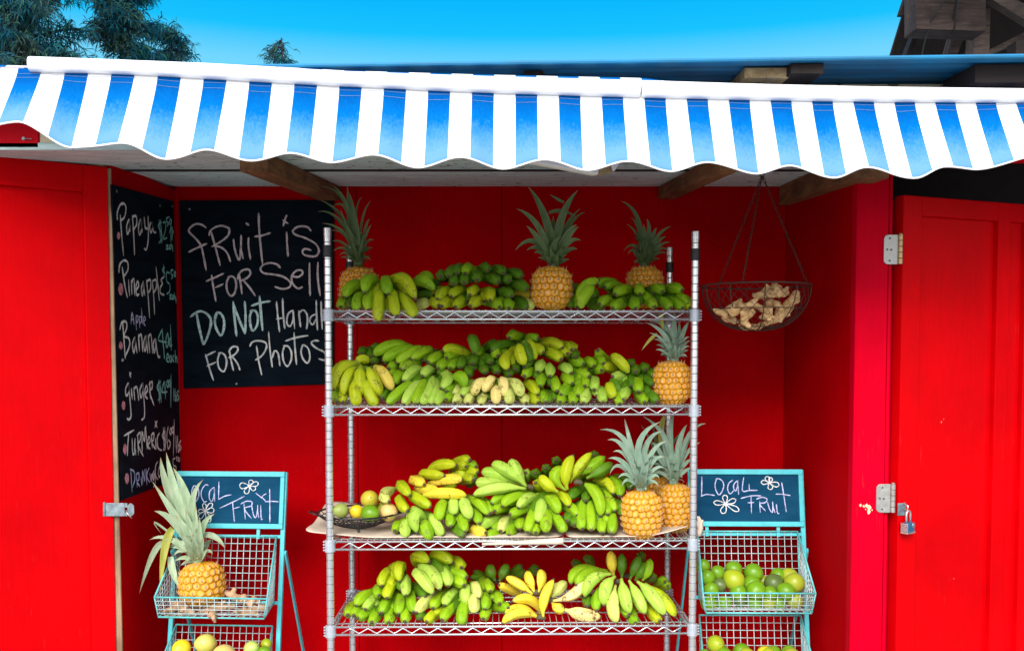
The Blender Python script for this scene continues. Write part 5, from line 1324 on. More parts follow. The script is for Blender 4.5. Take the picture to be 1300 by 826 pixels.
chalk_write('writing', 'ch_white', pb, c2, [
    [(112, 190), (120, 300), (130, 440)], [(92, 240), (105, 190), (135, 183), (140, 225), (122, 282), (155, 300), (160, 350), (130, 425)], [(196, 290), (180, 340), (190, 400), (201, 340), (196, 292), (213, 402)], [(222, 270), (229, 390)], [(224, 292), (242, 275), (253, 392)],
    [(274, 280), (258, 330), (268, 390), (277, 340), (274, 284), (287, 402)], [(290, 275), (301, 400)], [(292, 292), (310, 275), (321, 402)], [(340, 300), (325, 340), (332, 400), (343, 350), (341, 302), (358, 420), (374, 426)], [(106, 455), (112, 448), (117, 456)],
    [(160, 535), (168, 572)], [(170, 540), (160, 560)], [(152, 610), (132, 650), (136, 700), (156, 670), (153, 612), (165, 760), (170, 840), (156, 866), (142, 858)], [(172, 650), (179, 722)], [(188, 640), (196, 732)], [(190, 655), (211, 640), (224, 732)],
    [(252, 610), (232, 660), (240, 715), (254, 660), (251, 612), (264, 780), (262, 850), (243, 868)], [(268, 690), (286, 660), (276, 630), (266, 690), (286, 722)], [(300, 600), (306, 722)], [(295, 622), (318, 602), (316, 650), (300, 672), (331, 768)]], P1, N1, wp)
chalk_write('writing', 'ch_teal', pb, c2, [
    [(390, 235), (362, 310), (425, 326)], [(388, 235), (396, 340), (405, 442)], [(426, 260), (414, 310), (420, 362), (433, 330), (428, 262)], [(452, 290), (438, 312), (443, 352), (457, 345)], [(446, 205), (452, 382)],
    [(420, 442), (435, 425), (425, 407), (418, 450), (436, 465)], [(447, 418), (439, 442), (449, 465), (452, 420), (455, 466)], [(470, 418), (460, 440), (471, 465)], [(478, 382), (482, 470)], [(482, 440), (490, 430), (493, 470)],
    [(377, 600), (352, 640), (379, 700), (360, 732)], [(362, 590), (371, 752)], [(372, 590), (381, 748)], [(402, 600), (386, 672), (424, 672)], [(406, 600), (412, 722)], [(426, 590), (419, 620), (429, 642), (433, 608), (426, 592)], [(439, 588), (433, 615), (441, 636), (444, 600), (439, 590)],
    [(450, 550), (448, 782)], [(468, 650), (471, 736)], [(478, 650), (481, 736), (489, 710), (480, 692)], [(503, 665), (491, 682), (504, 715), (492, 737)]], P1, N1, wp * 0.9)
chalk_write('writing', 'ch_white', pb, c3, [
    [(362, 200), (378, 250)], [(378, 200), (360, 250)], [(165, 290), (158, 380), (155, 460)], [(130, 312), (205, 268)], [(190, 330), (195, 440), (207, 440), (212, 332)], [(212, 400), (218, 455)], [(232, 300), (238, 455)], [(225, 312), (250, 288), (251, 345), (235, 382), (275, 465)],
    [(266, 430), (264, 280), (283, 355), (290, 240), (303, 410)], [(306, 382), (326, 350), (315, 320), (305, 382), (326, 412)], [(335, 300), (341, 402)], [(332, 312), (352, 290), (351, 340), (338, 362), (366, 412)], [(365, 330), (371, 412)], [(396, 290), (378, 330), (385, 402), (412, 420)],
    [(437, 270), (416, 312), (441, 360), (424, 422)], [(424, 250), (432, 422)], [(434, 248), (441, 418)], [(461, 240), (450, 320), (461, 410), (477, 370), (463, 342)], [(481, 250), (472, 280), (480, 302), (486, 265), (480, 252)], [(496, 240), (488, 270), (497, 292), (502, 258), (495, 242)],
    [(506, 190), (499, 462)], [(518, 310), (523, 437)], [(530, 310), (536, 432), (546, 402), (534, 372)], [(556, 345), (544, 372), (558, 402), (545, 422)]], P1, N1, wp * 0.9)
chalk_write('writing', 'ch_lilac', pb, c3, [
    [(180, 560), (190, 730)], [(175, 562), (205, 580), (211, 640), (190, 702)], [(222, 600), (229, 696)], [(220, 602), (240, 590), (241, 640), (225, 652), (249, 692)], [(258, 620), (263, 682)], [(270, 672), (268, 570), (285, 652), (286, 560)], [(296, 560), (301, 682)], [(318, 550), (300, 612), (323, 662)], [(324, 592), (330, 652)]], P1, N1, wp * 0.7)
chalk_write('writing', 'ch_white', pb, c3, [
    [(334, 600), (338, 655)], [(334, 612), (346, 600), (350, 650)], [(356, 572), (344, 610), (352, 640), (360, 590), (364, 670), (350, 694)], [(382, 505), (366, 540), (366, 610), (386, 640)], [(397, 540), (386, 590), (396, 622), (407, 580), (397, 542)],
    [(512, 480), (497, 490), (500, 532), (519, 542), (516, 580), (500, 583)], [(531, 470), (521, 476), (529, 502)], [(541, 470), (534, 490), (545, 502), (547, 476)]], P1, N1, wp * 0.8)
dots('price_dot', 'ch_dot', pb, c1, [(84, 382, 12, 26), (99, 752, 17, 42)], P1, N1)
dots('price_dot', 'ch_dot', pb, c2, [(100, 350, 13, 28), (118, 766, 13, 30)], P1, N1)
dots('price_dot', 'ch_dot', pb, c3, [(138, 412, 14, 40), (152, 628, 15, 40)], P1, N1)
m = MB()
for x, y in ((148, 243), (203, 261), (218.5, 262)): m.lathe([(0.005, 0), (0.005, 0.001), (0.002, 0.002)], WP(x, y, P1, N1), 10, (1, 0, 0))
m.build('screw', M['steel'], pb)

# ------------------------------------------------------------------ wire basket racks
class Rack:
    def __init__(s, label, corner, Ytop, yaw, width, tilt, tops, side):
        s.tilt = tilt; s.side = side
        s.U = V((math.cos(yaw), math.sin(yaw), 0)); s.N = V((math.sin(yaw), -math.cos(yaw), 0))
        s.Vv = V((0, 0, math.cos(tilt))) - s.N * math.sin(tilt); s.Wn = s.N * math.cos(tilt) + V((0, 0, math.sin(tilt)))
        c = W(*corner, Ytop); s.vt = c.z / math.cos(tilt); s.w = width
        s.O = c - s.Vv * s.vt - s.U * (width / 2)
        s.e = thing('wire_basket_rack', s.O, label, 'display rack')
        s.tops = [((WP(px, py, s.O, s.Wn) - s.O).dot(s.Vv)) for px, py in tops]
        s.make()
    def P(s, u, v, w): return s.O + s.U * u + s.Vv * v + s.Wn * w
    def slab(s, m, u0, u1, v0, v1, w0, w1):
        q = lambda w: [s.P(u0, v0, w), s.P(u1, v0, w), s.P(u1, v1, w), s.P(u0, v1, w)]
        m.hexa(q(w0), q(w1))
    def make(s):
        h = s.w / 2; m = MB(); sb = s.vt; sh = 0.205
        for q in (-1, 1): s.slab(m, q * h - 0.008, q * h + 0.008, 0.0, sb, -0.008, 0.006)
        for v in [sb - sh - 0.028] + [t - 0.235 for t in s.tops] + [0.05]: s.slab(m, -h + 0.008, h - 0.008, v - 0.006, v + 0.006, -0.006, 0.003)
        fr = m.build('frame', M['teal'], s.e, bevel=0.002)
        # sign: frame of four mouldings, slate panel, header clips
        m = MB(); t = 0.018
        s.slab(m, -h - 0.002, h + 0.002, sb - t, sb + 0.001, 0.0065, 0.017); s.slab(m, -h - 0.002, h + 0.002, sb - sh, sb - sh + t, 0.0065, 0.017)
        s.slab(m, -h - 0.002, -h + t * 0.75, sb - sh + t, sb - t, 0.0065, 0.0165); s.slab(m, h - t * 0.75, h + 0.002, sb - sh + t, sb - t, 0.0065, 0.0165)
        s.sign = m.build('sign_frame', M['teal'], s.e, bevel=0.002)
        m = MB(); s.slab(m, -h + 0.011, h - 0.011, sb - sh + 0.013, sb - 0.013, 0.004, 0.0100); s.panel = m.build('sign_panel', M['board_blue'], s.sign)
        s.sp0 = s.P(0, 0, 0.0102)
        m = MB()
        for u in (-h * .72, h * .55): s.slab(m, u - 0.006, u + 0.006, sb - sh - 0.036, sb - sh, 0.0032, 0.009)
        m.build('clip', M['teal'], fr, bevel=0.001)
        # rear legs hinged below the sign
        for q in (-1, 1):
            m = MB(); a = s.P(q * (h + 0.012), sb - sh - 0.085, -0.002); b = s.O + s.U * (q * (h + 0.016)) - s.N * 0.50; b.z = 0.0
            b = a.lerp(b, 1.0); m.bar(a, b, 0.007, 0.018, up=s.N)
            m.lathe([(0.008, -0.004), (0.008, 0.004)], a, 10, s.U); m.build('rear_leg', M['teal'], s.e, bevel=0.0015)
        s.bk = []
        for t in s.tops: s.bk.append(s.basket(t))
    def basket(s, vt):
        """open wire tray: tall back, low front, sloping sides"""
        hb, hf = s.w / 2 - 0.022, s.w / 2 - (0.010 if s.side > 0 else 0.0)
        # rack-space corners: back bottom, back top, front rim, front bottom
        BB, BT = (vt - 0.235, 0.008), (vt, 0.008)
        FB, FT = (vt - 0.274, 0.138), (vt - 0.206, 0.152)
        rb, rf_ = 0.0032, 0.0013; m = MB(); g_ = MB()
        c = lambda q, k: s.P(q * (hb if k in ('BB', 'BT') else (hf if k == 'FT' else hf - 0.012)), *{'BB': BB, 'BT': BT, 'FB': FB, 'FT': FT}[k])
        for q in (-1, 1):
            m.tube([c(q, 'BT'), c(q, 'FT')], rb, 6); m.tube([c(q, 'FT'), c(q, 'FB')], rb * .8, 6); m.tube([c(q, 'BT'), c(q, 'BB')], rb * .8, 6); m.tube([c(q, 'BB'), c(q, 'FB')], rb * .8, 6)
        for k in ('BT', 'FT', 'FB', 'BB'): m.tube([c(-1, k), c(1, k)], rb, 6)
        e = m.build('basket', M['teal_wire'], s.e, smooth=True)
        # sheet of wires between two edges
        def wires(a0, a1, b0, b1, n, k, off):
            for i in range(1, n):
                t = i / n; g_.tube([a0.lerp(a1, t), b0.lerp(b1, t)], rf_, 5)
            for j in range(1, k):
                t = j / k; g_.tube([a0.lerp(b0, t) + off, a1.lerp(b1, t) + off], rf_, 5)
        nw = 15
        wires(c(-1, 'BT'), c(1, 'BT'), c(-1, 'BB'), c(1, 'BB'), nw, 9, s.Wn * 0.0022)
        wires(c(-1, 'BB'), c(1, 'BB'), c(-1, 'FB'), c(1, 'FB'), nw, 7, V((0, 0, 0.0022)))
        wires(c(-1, 'FB'), c(1, 'FB'), c(-1, 'FT'), c(1, 'FT'), nw, 5, s.Wn * 0.0022)
        for q in (-1, 1):
            # side: lattice of crossed wires
            for i in range(1, 11):
                t = i / 11; g_.tube([c(q, 'BT').lerp(c(q, 'FT'), t), c(q, 'BB').lerp(c(q, 'FB'), t)], rf_, 5)
            for j in range(1, 8):
                t = j / 8; g_.tube([c(q, 'BT').lerp(c(q, 'BB'), t) + s.U * 0.0022 * q, c(q, 'FT').lerp(c(q, 'FB'), t) + s.U * 0.0022 * q], rf_, 5)
        g_.build('wire_mesh', M['pale_wire'], e, smooth=True)
        return {'c': c}
lr = Rack('turquoise wire basket rack in the left corner with a local fruit chalk sign', (362.5, 599), 3.34, R(-3), 0.395, R(10), [(300, 680), (300, 793)], -1)
rr = Rack('turquoise wire basket rack at the right of the shelves, filled with limes', (1016.5, 596), 3.34, R(-1), 0.405, R(10), [(950, 674), (950, 780)], 1)

def flower(ctr, tips):
    out = []
    for tx, ty, w in tips:
        dx, dy = tx - ctr[0], ty - ctr[1]; L_ = math.hypot(dx, dy); nx, ny = -dy / L_ * w, dx / L_ * w
        out.append([ctr, (ctr[0] + dx * .45 + nx * .75, ctr[1] + dy * .45 + ny * .75), (ctr[0] + dx * .8 + nx * .9, ctr[1] + dy * .8 + ny * .9), (tx, ty), (ctr[0] + dx * .8 - nx * .9, ctr[1] + dy * .8 - ny * .9), (ctr[0] + dx * .45 - nx * .75, ctr[1] + dy * .45 - ny * .75), ctr])
    return out
cl = (225, 592, 8.667)
chalk_write('writing', 'ch_lilac', lr.panel, cl, [
    [(75, 180), (78, 380), (140, 385)], [(185, 205), (160, 270), (165, 340), (200, 385), (235, 330), (235, 250), (190, 205)], [(345, 205), (310, 200), (270, 260), (268, 330), (295, 385), (325, 380)],
    [(405, 225), (360, 270), (355, 350), (385, 380), (408, 300), (408, 225), (413, 385)], [(460, 165), (456, 360)], [(456, 360), (520, 325), (595, 308)], [(610, 390), (620, 500), (630, 605)], [(470, 455), (600, 395), (740, 325)], [(620, 462), (690, 440)],
    [(735, 400), (750, 575)], [(700, 410), (760, 380), (820, 385), (815, 430), (740, 462), (820, 570)], [(820, 420), (840, 530), (865, 560), (885, 480), (885, 420)], [(885, 480), (897, 560)], [(920, 420), (925, 570), (942, 570)],
    [(865, 290), (960, 365)], [(982, 295), (935, 330), (972, 375)], [(1018, 245), (1020, 400), (1020, 610)], [(968, 385), (1040, 380), (1120, 385)]], lr.sp0, lr.Wn, 0.0036)
chalk_write('drawing', 'ch_white', lr.panel, cl, flower((795, 212), [(688, 208, 34), (822, 148, 26), (893, 180, 26), (860, 252, 26), (752, 296, 28)]) + flower((312, 485), [(295, 405, 22), (386, 403, 24), (407, 478, 30), (362, 605, 26), (238, 568, 26), (232, 490, 22)]), lr.sp0, lr.Wn, 0.0029, 0.0016)
cr_ = (870, 590, 8.1)
chalk_write('writing', 'ch_lilac', rr.panel, cr_, [
    [(170, 115), (166, 318)], [(160, 320), (220, 300), (302, 312)], [(320, 145), (305, 200), (315, 260), (350, 305), (390, 240), (390, 180), (352, 142), (312, 142)], [(487, 155), (445, 190), (435, 250), (460, 295), (497, 262)],
    [(532, 160), (498, 200), (500, 250), (520, 262), (538, 200), (536, 160), (548, 302)], [(600, 125), (585, 240), (600, 270), (660, 260), (745, 258)], [(655, 195), (658, 260)], [(675, 320), (680, 497)], [(570, 342), (680, 315), (782, 315)], [(640, 386), (707, 384)],
    [(765, 370), (770, 487)], [(730, 350), (790, 330), (840, 350), (820, 385), (765, 400), (826, 472)], [(845, 380), (865, 450), (893, 487), (900, 430), (896, 375)], [(900, 420), (921, 490)], [(935, 400), (946, 488), (967, 496)], [(990, 180), (1010, 300), (1038, 482)], [(930, 298), (1000, 300), (1080, 312)]], rr.sp0, rr.Wn, 0.0038)
chalk_write('drawing', 'ch_white', rr.panel, cr_, flower((865, 182), [(832, 118, 24), (882, 130, 20), (780, 175, 22), (962, 207, 26), (877, 250, 26)]) + flower((415, 397), [(405, 308, 26), (517, 356, 26), (550, 468, 26), (380, 496, 30), (293, 383, 24)]), rr.sp0, rr.Wn, 0.0033, 0.0016)

# ------------------------------------------------------------------ round fruit
def fruit(name, label, cat, group, px, py, rpx, Y, mat, sq=1.0, axis=None, rg=random.Random(11)):
    c = W(px, py, Y); r = rpx * Y / F
    ax = V(axis) if axis else V((rg.uniform(-1, 1), rg.uniform(-1.2, .2), rg.uniform(-.2, 1))); ax.normalize()
    m = MB(); prof = []
    for i in range(17):
        a = math.pi * i / 16; z = -math.cos(a); q = math.sin(a)
        prof.append((max(0.0004, r * q * (1 - 0.04 * z)), r * sq * z * (1 + 0.10 * abs(z) ** 10) - (0.05 * r if i == 16 else 0)))
    m.lathe(prof, c, 26, ax, cap=False)
    zc = c.z - r
    e = thing(name, (c.x, c.y, zc), label, cat, group)
    o = m.build('skin', FM[mat], e, smooth=True)
    k = MB(); k.lathe([(r * .10, r * sq * .985), (r * .13, r * sq * 1.02), (r * .07, r * sq * 1.07)], c, 10, ax); k.build('stem_end', M['nub'], e, smooth=True)
    return e
# limes in the upper right basket: x, y, r in the crop, row depth, material, label
cq = (870, 680, 5.66)
limes = [
    (130, 212, 44, 3.16, 'lime', 'bright lime at the back left corner of the right rack, behind the wire side'),
    (160, 296, 50, 3.10, 'lime', 'bright lime against the left wire side of the upper right basket, middle height'),
    (232, 264, 50, 3.15, 'lime', 'round green lime in the left back row, just above the dull grey-green one'),
    (245, 352, 50, 3.10, 'lime_d', 'dull grey-green lime in the left half of the upper right basket'),
    (348, 240, 56, 3.17, 'lime', 'green lime behind the big yellowish lime, left of the back row'),
    (348, 314, 70, 3.10, 'lime_y', 'biggest yellowish lime with a pale stem scar, left of centre in the basket'),
    (490, 264, 62, 3.15, 'lime', 'deep green lime at the middle of the back row of the upper right basket'),
    (478, 342, 58, 3.11, 'lime', 'green lime wedged in the middle between the back row and the brightest front lime'),
    (508, 392, 64, 3.06, 'lime', 'brightest yellow-green lime at the centre of the front row by the rim'),
    (380, 404, 56, 3.07, 'lime', 'lime with a small stalk, in the front row left of the brightest lime'),
    (186, 388, 52, 3.06, 'lime', 'lime in the front left corner, right under the dull grey-green one'),
    (607, 412, 50, 3.06, 'lime', 'lime in the front row, immediately right of the brightest lime'),
    (635, 338, 62, 3.11, 'lime_d', 'darkest olive lime with a white stem scar, right of centre'),
    (556, 322, 40, 3.17, 'lime_b', 'small brownish lime mostly hidden left of the darkest olive lime'),
    (668, 286, 54, 3.17, 'lime', 'lime behind the darkest olive lime in the right back row'),
    (748, 292, 58, 3.16, 'lime_b', 'ridged yellow-green lime behind the blushing lime at the right end'),
    (786, 336, 66, 3.10, 'lime_b', 'large blushing lime with a brown cheek at the right end of the upper basket'),
    (722, 398, 60, 3.06, 'lime', 'lime at the right of the front row, under the blushing one'),
    (170, 482, 54, 3.055, 'lime', 'bottom lime seen through the wire front, farthest left'),
    (280, 482, 50, 3.06, 'lime', 'second bottom lime from the left behind the wire front'),
    (392, 468, 46, 3.065, 'lime_d', 'browned bottom lime behind the wire front, left of the middle'),
    (498, 486, 50, 3.06, 'lime', 'bottom lime behind the wire front, under the brightest lime'),
    (600, 476, 48, 3.065, 'lime_y', 'bottom lime behind the wire front, right of the middle'),
    (676, 492, 46, 3.06, 'lime', 'bottom lime behind the wire front, second from the right'),
    (788, 470, 52, 3.06, 'lime_b', 'bottom lime behind the wire front, farthest right'),
]
for x, y, r, Y, mt, lb in limes: fruit('lime', lb, 'lime', 'limes in the right wire rack', cq[0] + x / cq[2], cq[1] + y / cq[2], r * 1.1 / cq[2], 3.185 + (Y - 3.055) * 0.7, mt)
for x, y, r, Y, mt, lb in [
    (218, 776, 64, 3.06, 'lime_y', 'big lime at the left of the lower right basket, cut by the picture edge'),
    (405, 834, 66, 3.06, 'lime', 'lime left of the middle in the lower right basket, only its top visible'),
    (572, 850, 58, 3.04, 'lemon', 'yellow lime right of the middle in the lower right basket'),
    (632, 842, 58, 3.10, 'lime', 'green lime behind the yellow one in the lower right basket'),
    (298, 862, 46, 3.05, 'lime_y', 'small lime low between the two big ones in the lower right basket'),
    (135, 860, 50, 3.03, 'lime', 'lime behind the left wire side of the lower right basket')]:
    fruit('lime', lb, 'lime', 'limes in the right wire rack', cq[0] + x / cq[2], cq[1] + y / cq[2], r / cq[2], Y + 0.095, mt)
cq = (180, 730, 6.84)
for x, y, r, Y, mt, lb, nm, ct, sq in [
    (343, 634, 78, 3.03, 'lemon', 'bright yellow lemon at the left of the lower left basket', 'lemon', 'lemon', 1.08),
    (553, 592, 86, 3.05, 'mango', 'two-tone yellow and green mango in the middle of the lower left basket', 'mango', 'mango', 1.05),
    (712, 706, 108, 3.02, 'melon', 'large pale yellow papaya at the front of the lower left basket', 'papaya', 'papaya', 1.2),
    (955, 634, 68, 3.04, 'guava', 'pale grey-green guava at the right of the lower left basket', 'guava', 'guava', 1.05),
    (1082, 596, 48, 3.10, 'lime_y', 'yellow-green lime in the right back corner of the lower left basket', 'lime', 'lime', 1.05),
    (1062, 668, 56, 3.03, 'lime', 'green lime in front of the right corner of the lower left basket', 'lime', 'lime', 1.05)]:
    fruit(nm, lb, ct, 'fruit in the lower left basket', cq[0] + x / cq[2], cq[1] + y / cq[2], r / cq[2], Y + 0.09, mt, sq)

# the fruit that carries the visible top layer of the two lower baskets
rz = random.Random(5)
for rk, mats_, nm, lb, gr in ((lr, ('guava', 'mango', 'lemon', 'lime_y'), 'mango', 'fruit low in the lower left basket, carrying the top layer of lemon, mango and papaya', 'fruit in the lower left basket'), (rr, ('lime', 'lime_y', 'lime_b', 'lime'), 'lime', 'lime low in the lower right basket, carrying the visible top limes', 'limes in the right wire rack')):
    vt = rk.tops[1]
    for lay in range(3):
        for i in range(4):
            for j in range(2 if lay else 1):
                c = rk.P(-0.118 + 0.078 * i + 0.012 * (lay % 2) + rz.uniform(-.006, .006), vt - 0.232 + 0.052 * lay, 0.055 + 0.055 * j + (0.03 if not lay else 0)); 
                d = c - CAM; k = F / d.dot(FWD)
                fruit(nm, lb, nm, gr, 650 + d.x * k, CY - d.dot(UPV) * k, 0.031 * k, c.y, mats_[rz.randrange(4)])

# ------------------------------------------------------------------ wire bowl with fruit on the third shelf
bc = W(455, 649.5, 3.215); br = 51.5 * 3.215 / F
zb = sz[2] + 0.007
bowl = thing('wire_fruit_bowl', (bc.x, bc.y, zb), 'shallow black wire bowl of mixed fruit on the kraft paper, third shelf', 'bowl')
m = MB(); ring = lambda r, z, n=40: [V((bc.x + r * math.cos(2 * math.pi * k / n), bc.y + r * math.sin(2 * math.pi * k / n), z)) for k in range(n)]
m.tube(ring(br, bc.z), 0.0035, 8, closed=True)
def bz(q): return bc.z - 0.052 * (1 - q ** 2.2)
for q in (0.9, 0.78, 0.64, 0.48, 0.3): m.tube(ring(br * q, bz(q)), 0.0016, 6, closed=True)
for k in range(28):
    a = 2 * math.pi * k / 28
    m.tube([V((bc.x + br * q * math.cos(a), bc.y + br * q * math.sin(a), bz(q) - 0.002)) for q in (0.12, 0.3, 0.48, 0.64, 0.78, 0.9, 1.0)], 0.0014, 5)
m.lathe([(br * .13, -0.003), (br * .13, 0)], (bc.x, bc.y, bz(0.12)), 16)
m.build('bowl_body', M['wire_black'], bowl, smooth=True)
for a in (250, 10, 130):
    m = MB(); a = R(a + 30); d = V((math.cos(a), math.sin(a), 0)); p = V((bc.x, bc.y, 0)) + d * br * 0.45
    m.tube([V((p.x, p.y, bz(.45) - .002)), V((p.x, p.y, zb + 0.006)), V((p.x, p.y, zb)) + d * 0.004 ], 0.004, 8); m.build('foot', M['wire_black'], bowl, smooth=True)
for a in (195, 90, -15):
    m = MB(); a = R(a); d = V((math.cos(a), math.sin(a), 0)); t = V((-d.y, d.x, 0)); p = V((bc.x, bc.y, bc.z)) + d * br
    m.tube([p + t * 0.03, p + t * 0.022 + d * 0.02 + V((0, 0, .006)), p + d * 0.028 + V((0, 0, .008)), p - t * 0.022 + d * 0.02 + V((0, 0, .006)), p - t * 0.03], 0.0026, 8); m.build('handle', M['wire_black'], bowl, smooth=True)
cq = (410, 600, 8.26)
for x, y, r, Y, mt, lb, nm, ct, sq in [
    (190, 394, 78, 3.19, 'guava', 'pale green guava at the left of the wire bowl', 'guava', 'guava', 1.05),
    (354, 404, 72, 3.175, 'lemon', 'bright yellow lemon second from the left in the wire bowl', 'lemon', 'lemon', 1.08),
    (490, 276, 95, 3.24, 'orange', 'orange-flushed fruit on top of the pile in the wire bowl', 'orange', 'orange', 0.96),
    (495, 424, 92, 3.14, 'lime', 'oval green lime at the front of the wire bowl', 'lime', 'lime', 1.12),
    (630, 372, 76, 3.27, 'lime_b', 'fruit at the back of the wire bowl half hidden by the peach-coloured one', 'guava', 'guava', 1.0),
    (690, 414, 96, 3.18, 'peach', 'peach-coloured round fruit at the right of the wire bowl', 'mango', 'mango', 0.98)]:
    fruit(nm, lb, ct, 'fruit in the wire bowl', cq[0] + x / cq[2], cq[1] + y / cq[2], r / cq[2], Y, mt, sq, axis=(0.25, -0.8, 0.3) if mt == 'orange' else ((0.9, -0.5, 0) if mt == 'lime' else None))

# ------------------------------------------------------------------ hanging wire basket
hc = W(959.5, 362.5, 3.1); hr = 67.5 * 3.1 / F
hb = thing('hanging_basket', (hc.x, hc.y, hc.z - 0.15), 'rusty hanging wire basket of ginger on chains at the right of the hut', 'hanging basket')
m = MB(); cir = lambda r, z, n=48: [V((hc.x + r * math.cos(2 * math.pi * k / n), hc.y + r * math.sin(2 * math.pi * k / n), z)) for k in range(n)]
depth = 0.152
def hz(a): return hc.z - depth * math.sin(a)
def hq(a): return hr * math.cos(a) ** 0.8 if a < 1.56 else 0.004
m.tube(cir(hr, hc.z), 0.0028, 8, closed=True); m.tube(cir(hq(0.55), hz(0.55)), 0.0018, 6, closed=True); m.tube(cir(hq(1.15), hz(1.15)), 0.0018, 6, closed=True)
for k in range(10):
    t = 2 * math.pi * (k + .35) / 10
    m.tube([V((hc.x + hq(a) * math.cos(t), hc.y + hq(a) * math.sin(t), hz(a))) for a in [i * 1.57 / 12 for i in range(13)]], 0.0018, 6)
bo = m.build('frame', M['rust_wire'], hb, smooth=True)
m = MB(); nd = 34
for dr in (-1, 1):
    for k in range(nd):
        t = 2 * math.pi * k / nd
        m.tube([V((hc.x + hq(a) * math.cos(t + dr * a * .75), hc.y + hq(a) * math.sin(t + dr * a * .75), hz(a))) for a in [i * 1.5 / 10 for i in range(11)]], 0.0006, 4, cap=False)
m.build('wire_mesh', M['rust_wire'], bo, smooth=True)
hk = V((W(967.5, 226, 3.1).x, 3.1, zceil(3.1) - 0.03))
for j, a in enumerate((2, 122, 242)):
    m = MB(); e_ = V((hc.x + hr * math.cos(R(a)), hc.y + hr * math.sin(R(a)), hc.z)); d = e_ - hk; n = int(d.length / 0.0125); pt_ = d.length / n; d.normalize()
    s_ = d.cross(V((0, 1, 0))).normalized(); u_ = d.cross(s_)
    for i in range(n):
        c = hk + d * (pt_ * (i + .5)); w_ = s_ if i % 2 else u_
        m.tube([c + d * (0.0085 * math.cos(t)) + w_ * (0.0036 * math.sin(t)) for t in [2 * math.pi * k / 10 for k in range(10)]], 0.0011, 5, closed=True)
    m.build('chain', M['rust_wire'], hb, smooth=True)
m = MB(); m.tube([hk + V((0, 0, 0.031)), hk + V((0, 0, 0.012)), hk + V((0.008, 0, 0.004)), hk + V((0.004, 0, -0.006)), hk + V((-0.006, 0, -0.004)), hk + V((-0.007, 0, 0.003))], 0.0018, 8); m.build('hook', M['rust_wire'], hb, smooth=True)

# ------------------------------------------------------------------ ginger and turmeric: knobbly roots
def rootpiece(label, group, mat, pts, Y, rpx, seed, name='ginger_root', cat='ginger', vox=0.0042):
    rg = random.Random(seed); Y = Y + (0.088 if cat == 'turmeric' else 0); rpx = rpx * (1.12 if cat == 'turmeric' else 1.28); P = [W(x, y, Y + dz) for x, y, dz in pts]; bm = bmesh.new()
    def ball(c, r, st=None):
        mt = Matrix.Translation(c) @ Matrix.Diagonal((r, r * .92, r * .86, 1)); bmesh.ops.create_icosphere(bm, subdivisions=2, radius=1, matrix=mt)
    k = Y / F
    for a, b in zip(P[:-1], P[1:]):
        n = max(2, int((b - a).length / (rpx * k * 0.7)))
        for i in range(n + 1):
            c = a.lerp(b, i / n) + V((rg.uniform(-1, 1), rg.uniform(-1, 1), rg.uniform(-1, 1))) * rpx * k * 0.16
            ball(c, rpx * k * rg.uniform(.78, 1.05) * (0.8 if i in (0, n) else 1))
    for j in range(len(P) * 2):
        i = rg.randrange(len(P) - 1); c = P[i].lerp(P[i + 1], rg.random()); d = V((rg.uniform(-1, 1), rg.uniform(-1, .3), rg.uniform(-.4, 1))).normalized()
        for q in (0.7, 1.15, 1.5): ball(c + d * rpx * k * q, rpx * k * (0.75 - 0.2 * q + 0.1 * rg.random()))
    zb_ = min(v.co.z for v in bm.verts); c = sum(P, V((0, 0, 0))) / len(P); o_ = V((c.x, c.y, zb_))
    bmesh.ops.translate(bm, verts=bm.verts, vec=-o_)
    me = bpy.data.meshes.new(name); bm.to_mesh(me); bm.free(); me.materials.append(M[mat])
    o = bpy.data.objects.new(name, me); COL.objects.link(o); o.location = o_
    r_ = o.modifiers.new('skin', 'REMESH'); r_.mode = 'VOXEL'; r_.voxel_size = vox; r_.use_smooth_shade = True
    s_ = o.modifiers.new('soft', 'SMOOTH'); s_.iterations = 2; s_.factor = 0.5
    return tag(o, label, cat, group)
def CP(crop, pts, d=0): return [(crop[0] + p[0] / crop[2], crop[1] + p[1] / crop[2], (p[2] if len(p) > 2 else 0) + d) for p in pts]
cg = (885, 340, 8.667); gg = 'ginger roots in the hanging basket'
rootpiece('long branching ginger root lying highest in the hanging basket', gg, 'ginger', CP(cg, [(640, 305), (740, 300), (850, 290), (950, 300)]), 3.04, 4.6, 1)
rootpiece('ginger root with a curled lobe at the top edge of the hanging basket pile', gg, 'ginger', CP(cg, [(720, 250), (790, 235), (880, 250), (980, 280)]), 3.08, 4.2, 2)
rootpiece('ginger root standing up against the right side of the hanging basket', gg, 'ginger', CP(cg, [(1095, 275), (1050, 350), (960, 440), (880, 500)]), 3.03, 5.4, 3)
rootpiece('fat ginger root along the lower right curve of the hanging basket', gg, 'ginger', CP(cg, [(1040, 430, .03), (940, 510), (860, 560), (760, 610)]), 3.01, 5.0, 4)
rootpiece('pale round ginger knob in the middle right of the hanging basket pile', gg, 'ginger', CP(cg, [(790, 385), (850, 395), (890, 400)]), 3.05, 4.8, 5)
rootpiece('pale slanting ginger root reaching up to the middle of the hanging basket', gg, 'ginger', CP(cg, [(390, 515), (480, 455), (560, 410), (620, 375)]), 2.99, 4.2, 6)
rootpiece('ginger root at the far left of the pile in the hanging basket', gg, 'ginger', CP(cg, [(255, 500), (320, 460), (400, 435), (450, 410)]), 3.03, 5.0, 7)
rootpiece('ginger root curving down through the centre of the hanging basket pile', gg, 'ginger', CP(cg, [(620, 410), (690, 430), (770, 480), (800, 500)]), 3.0, 4.2, 8)
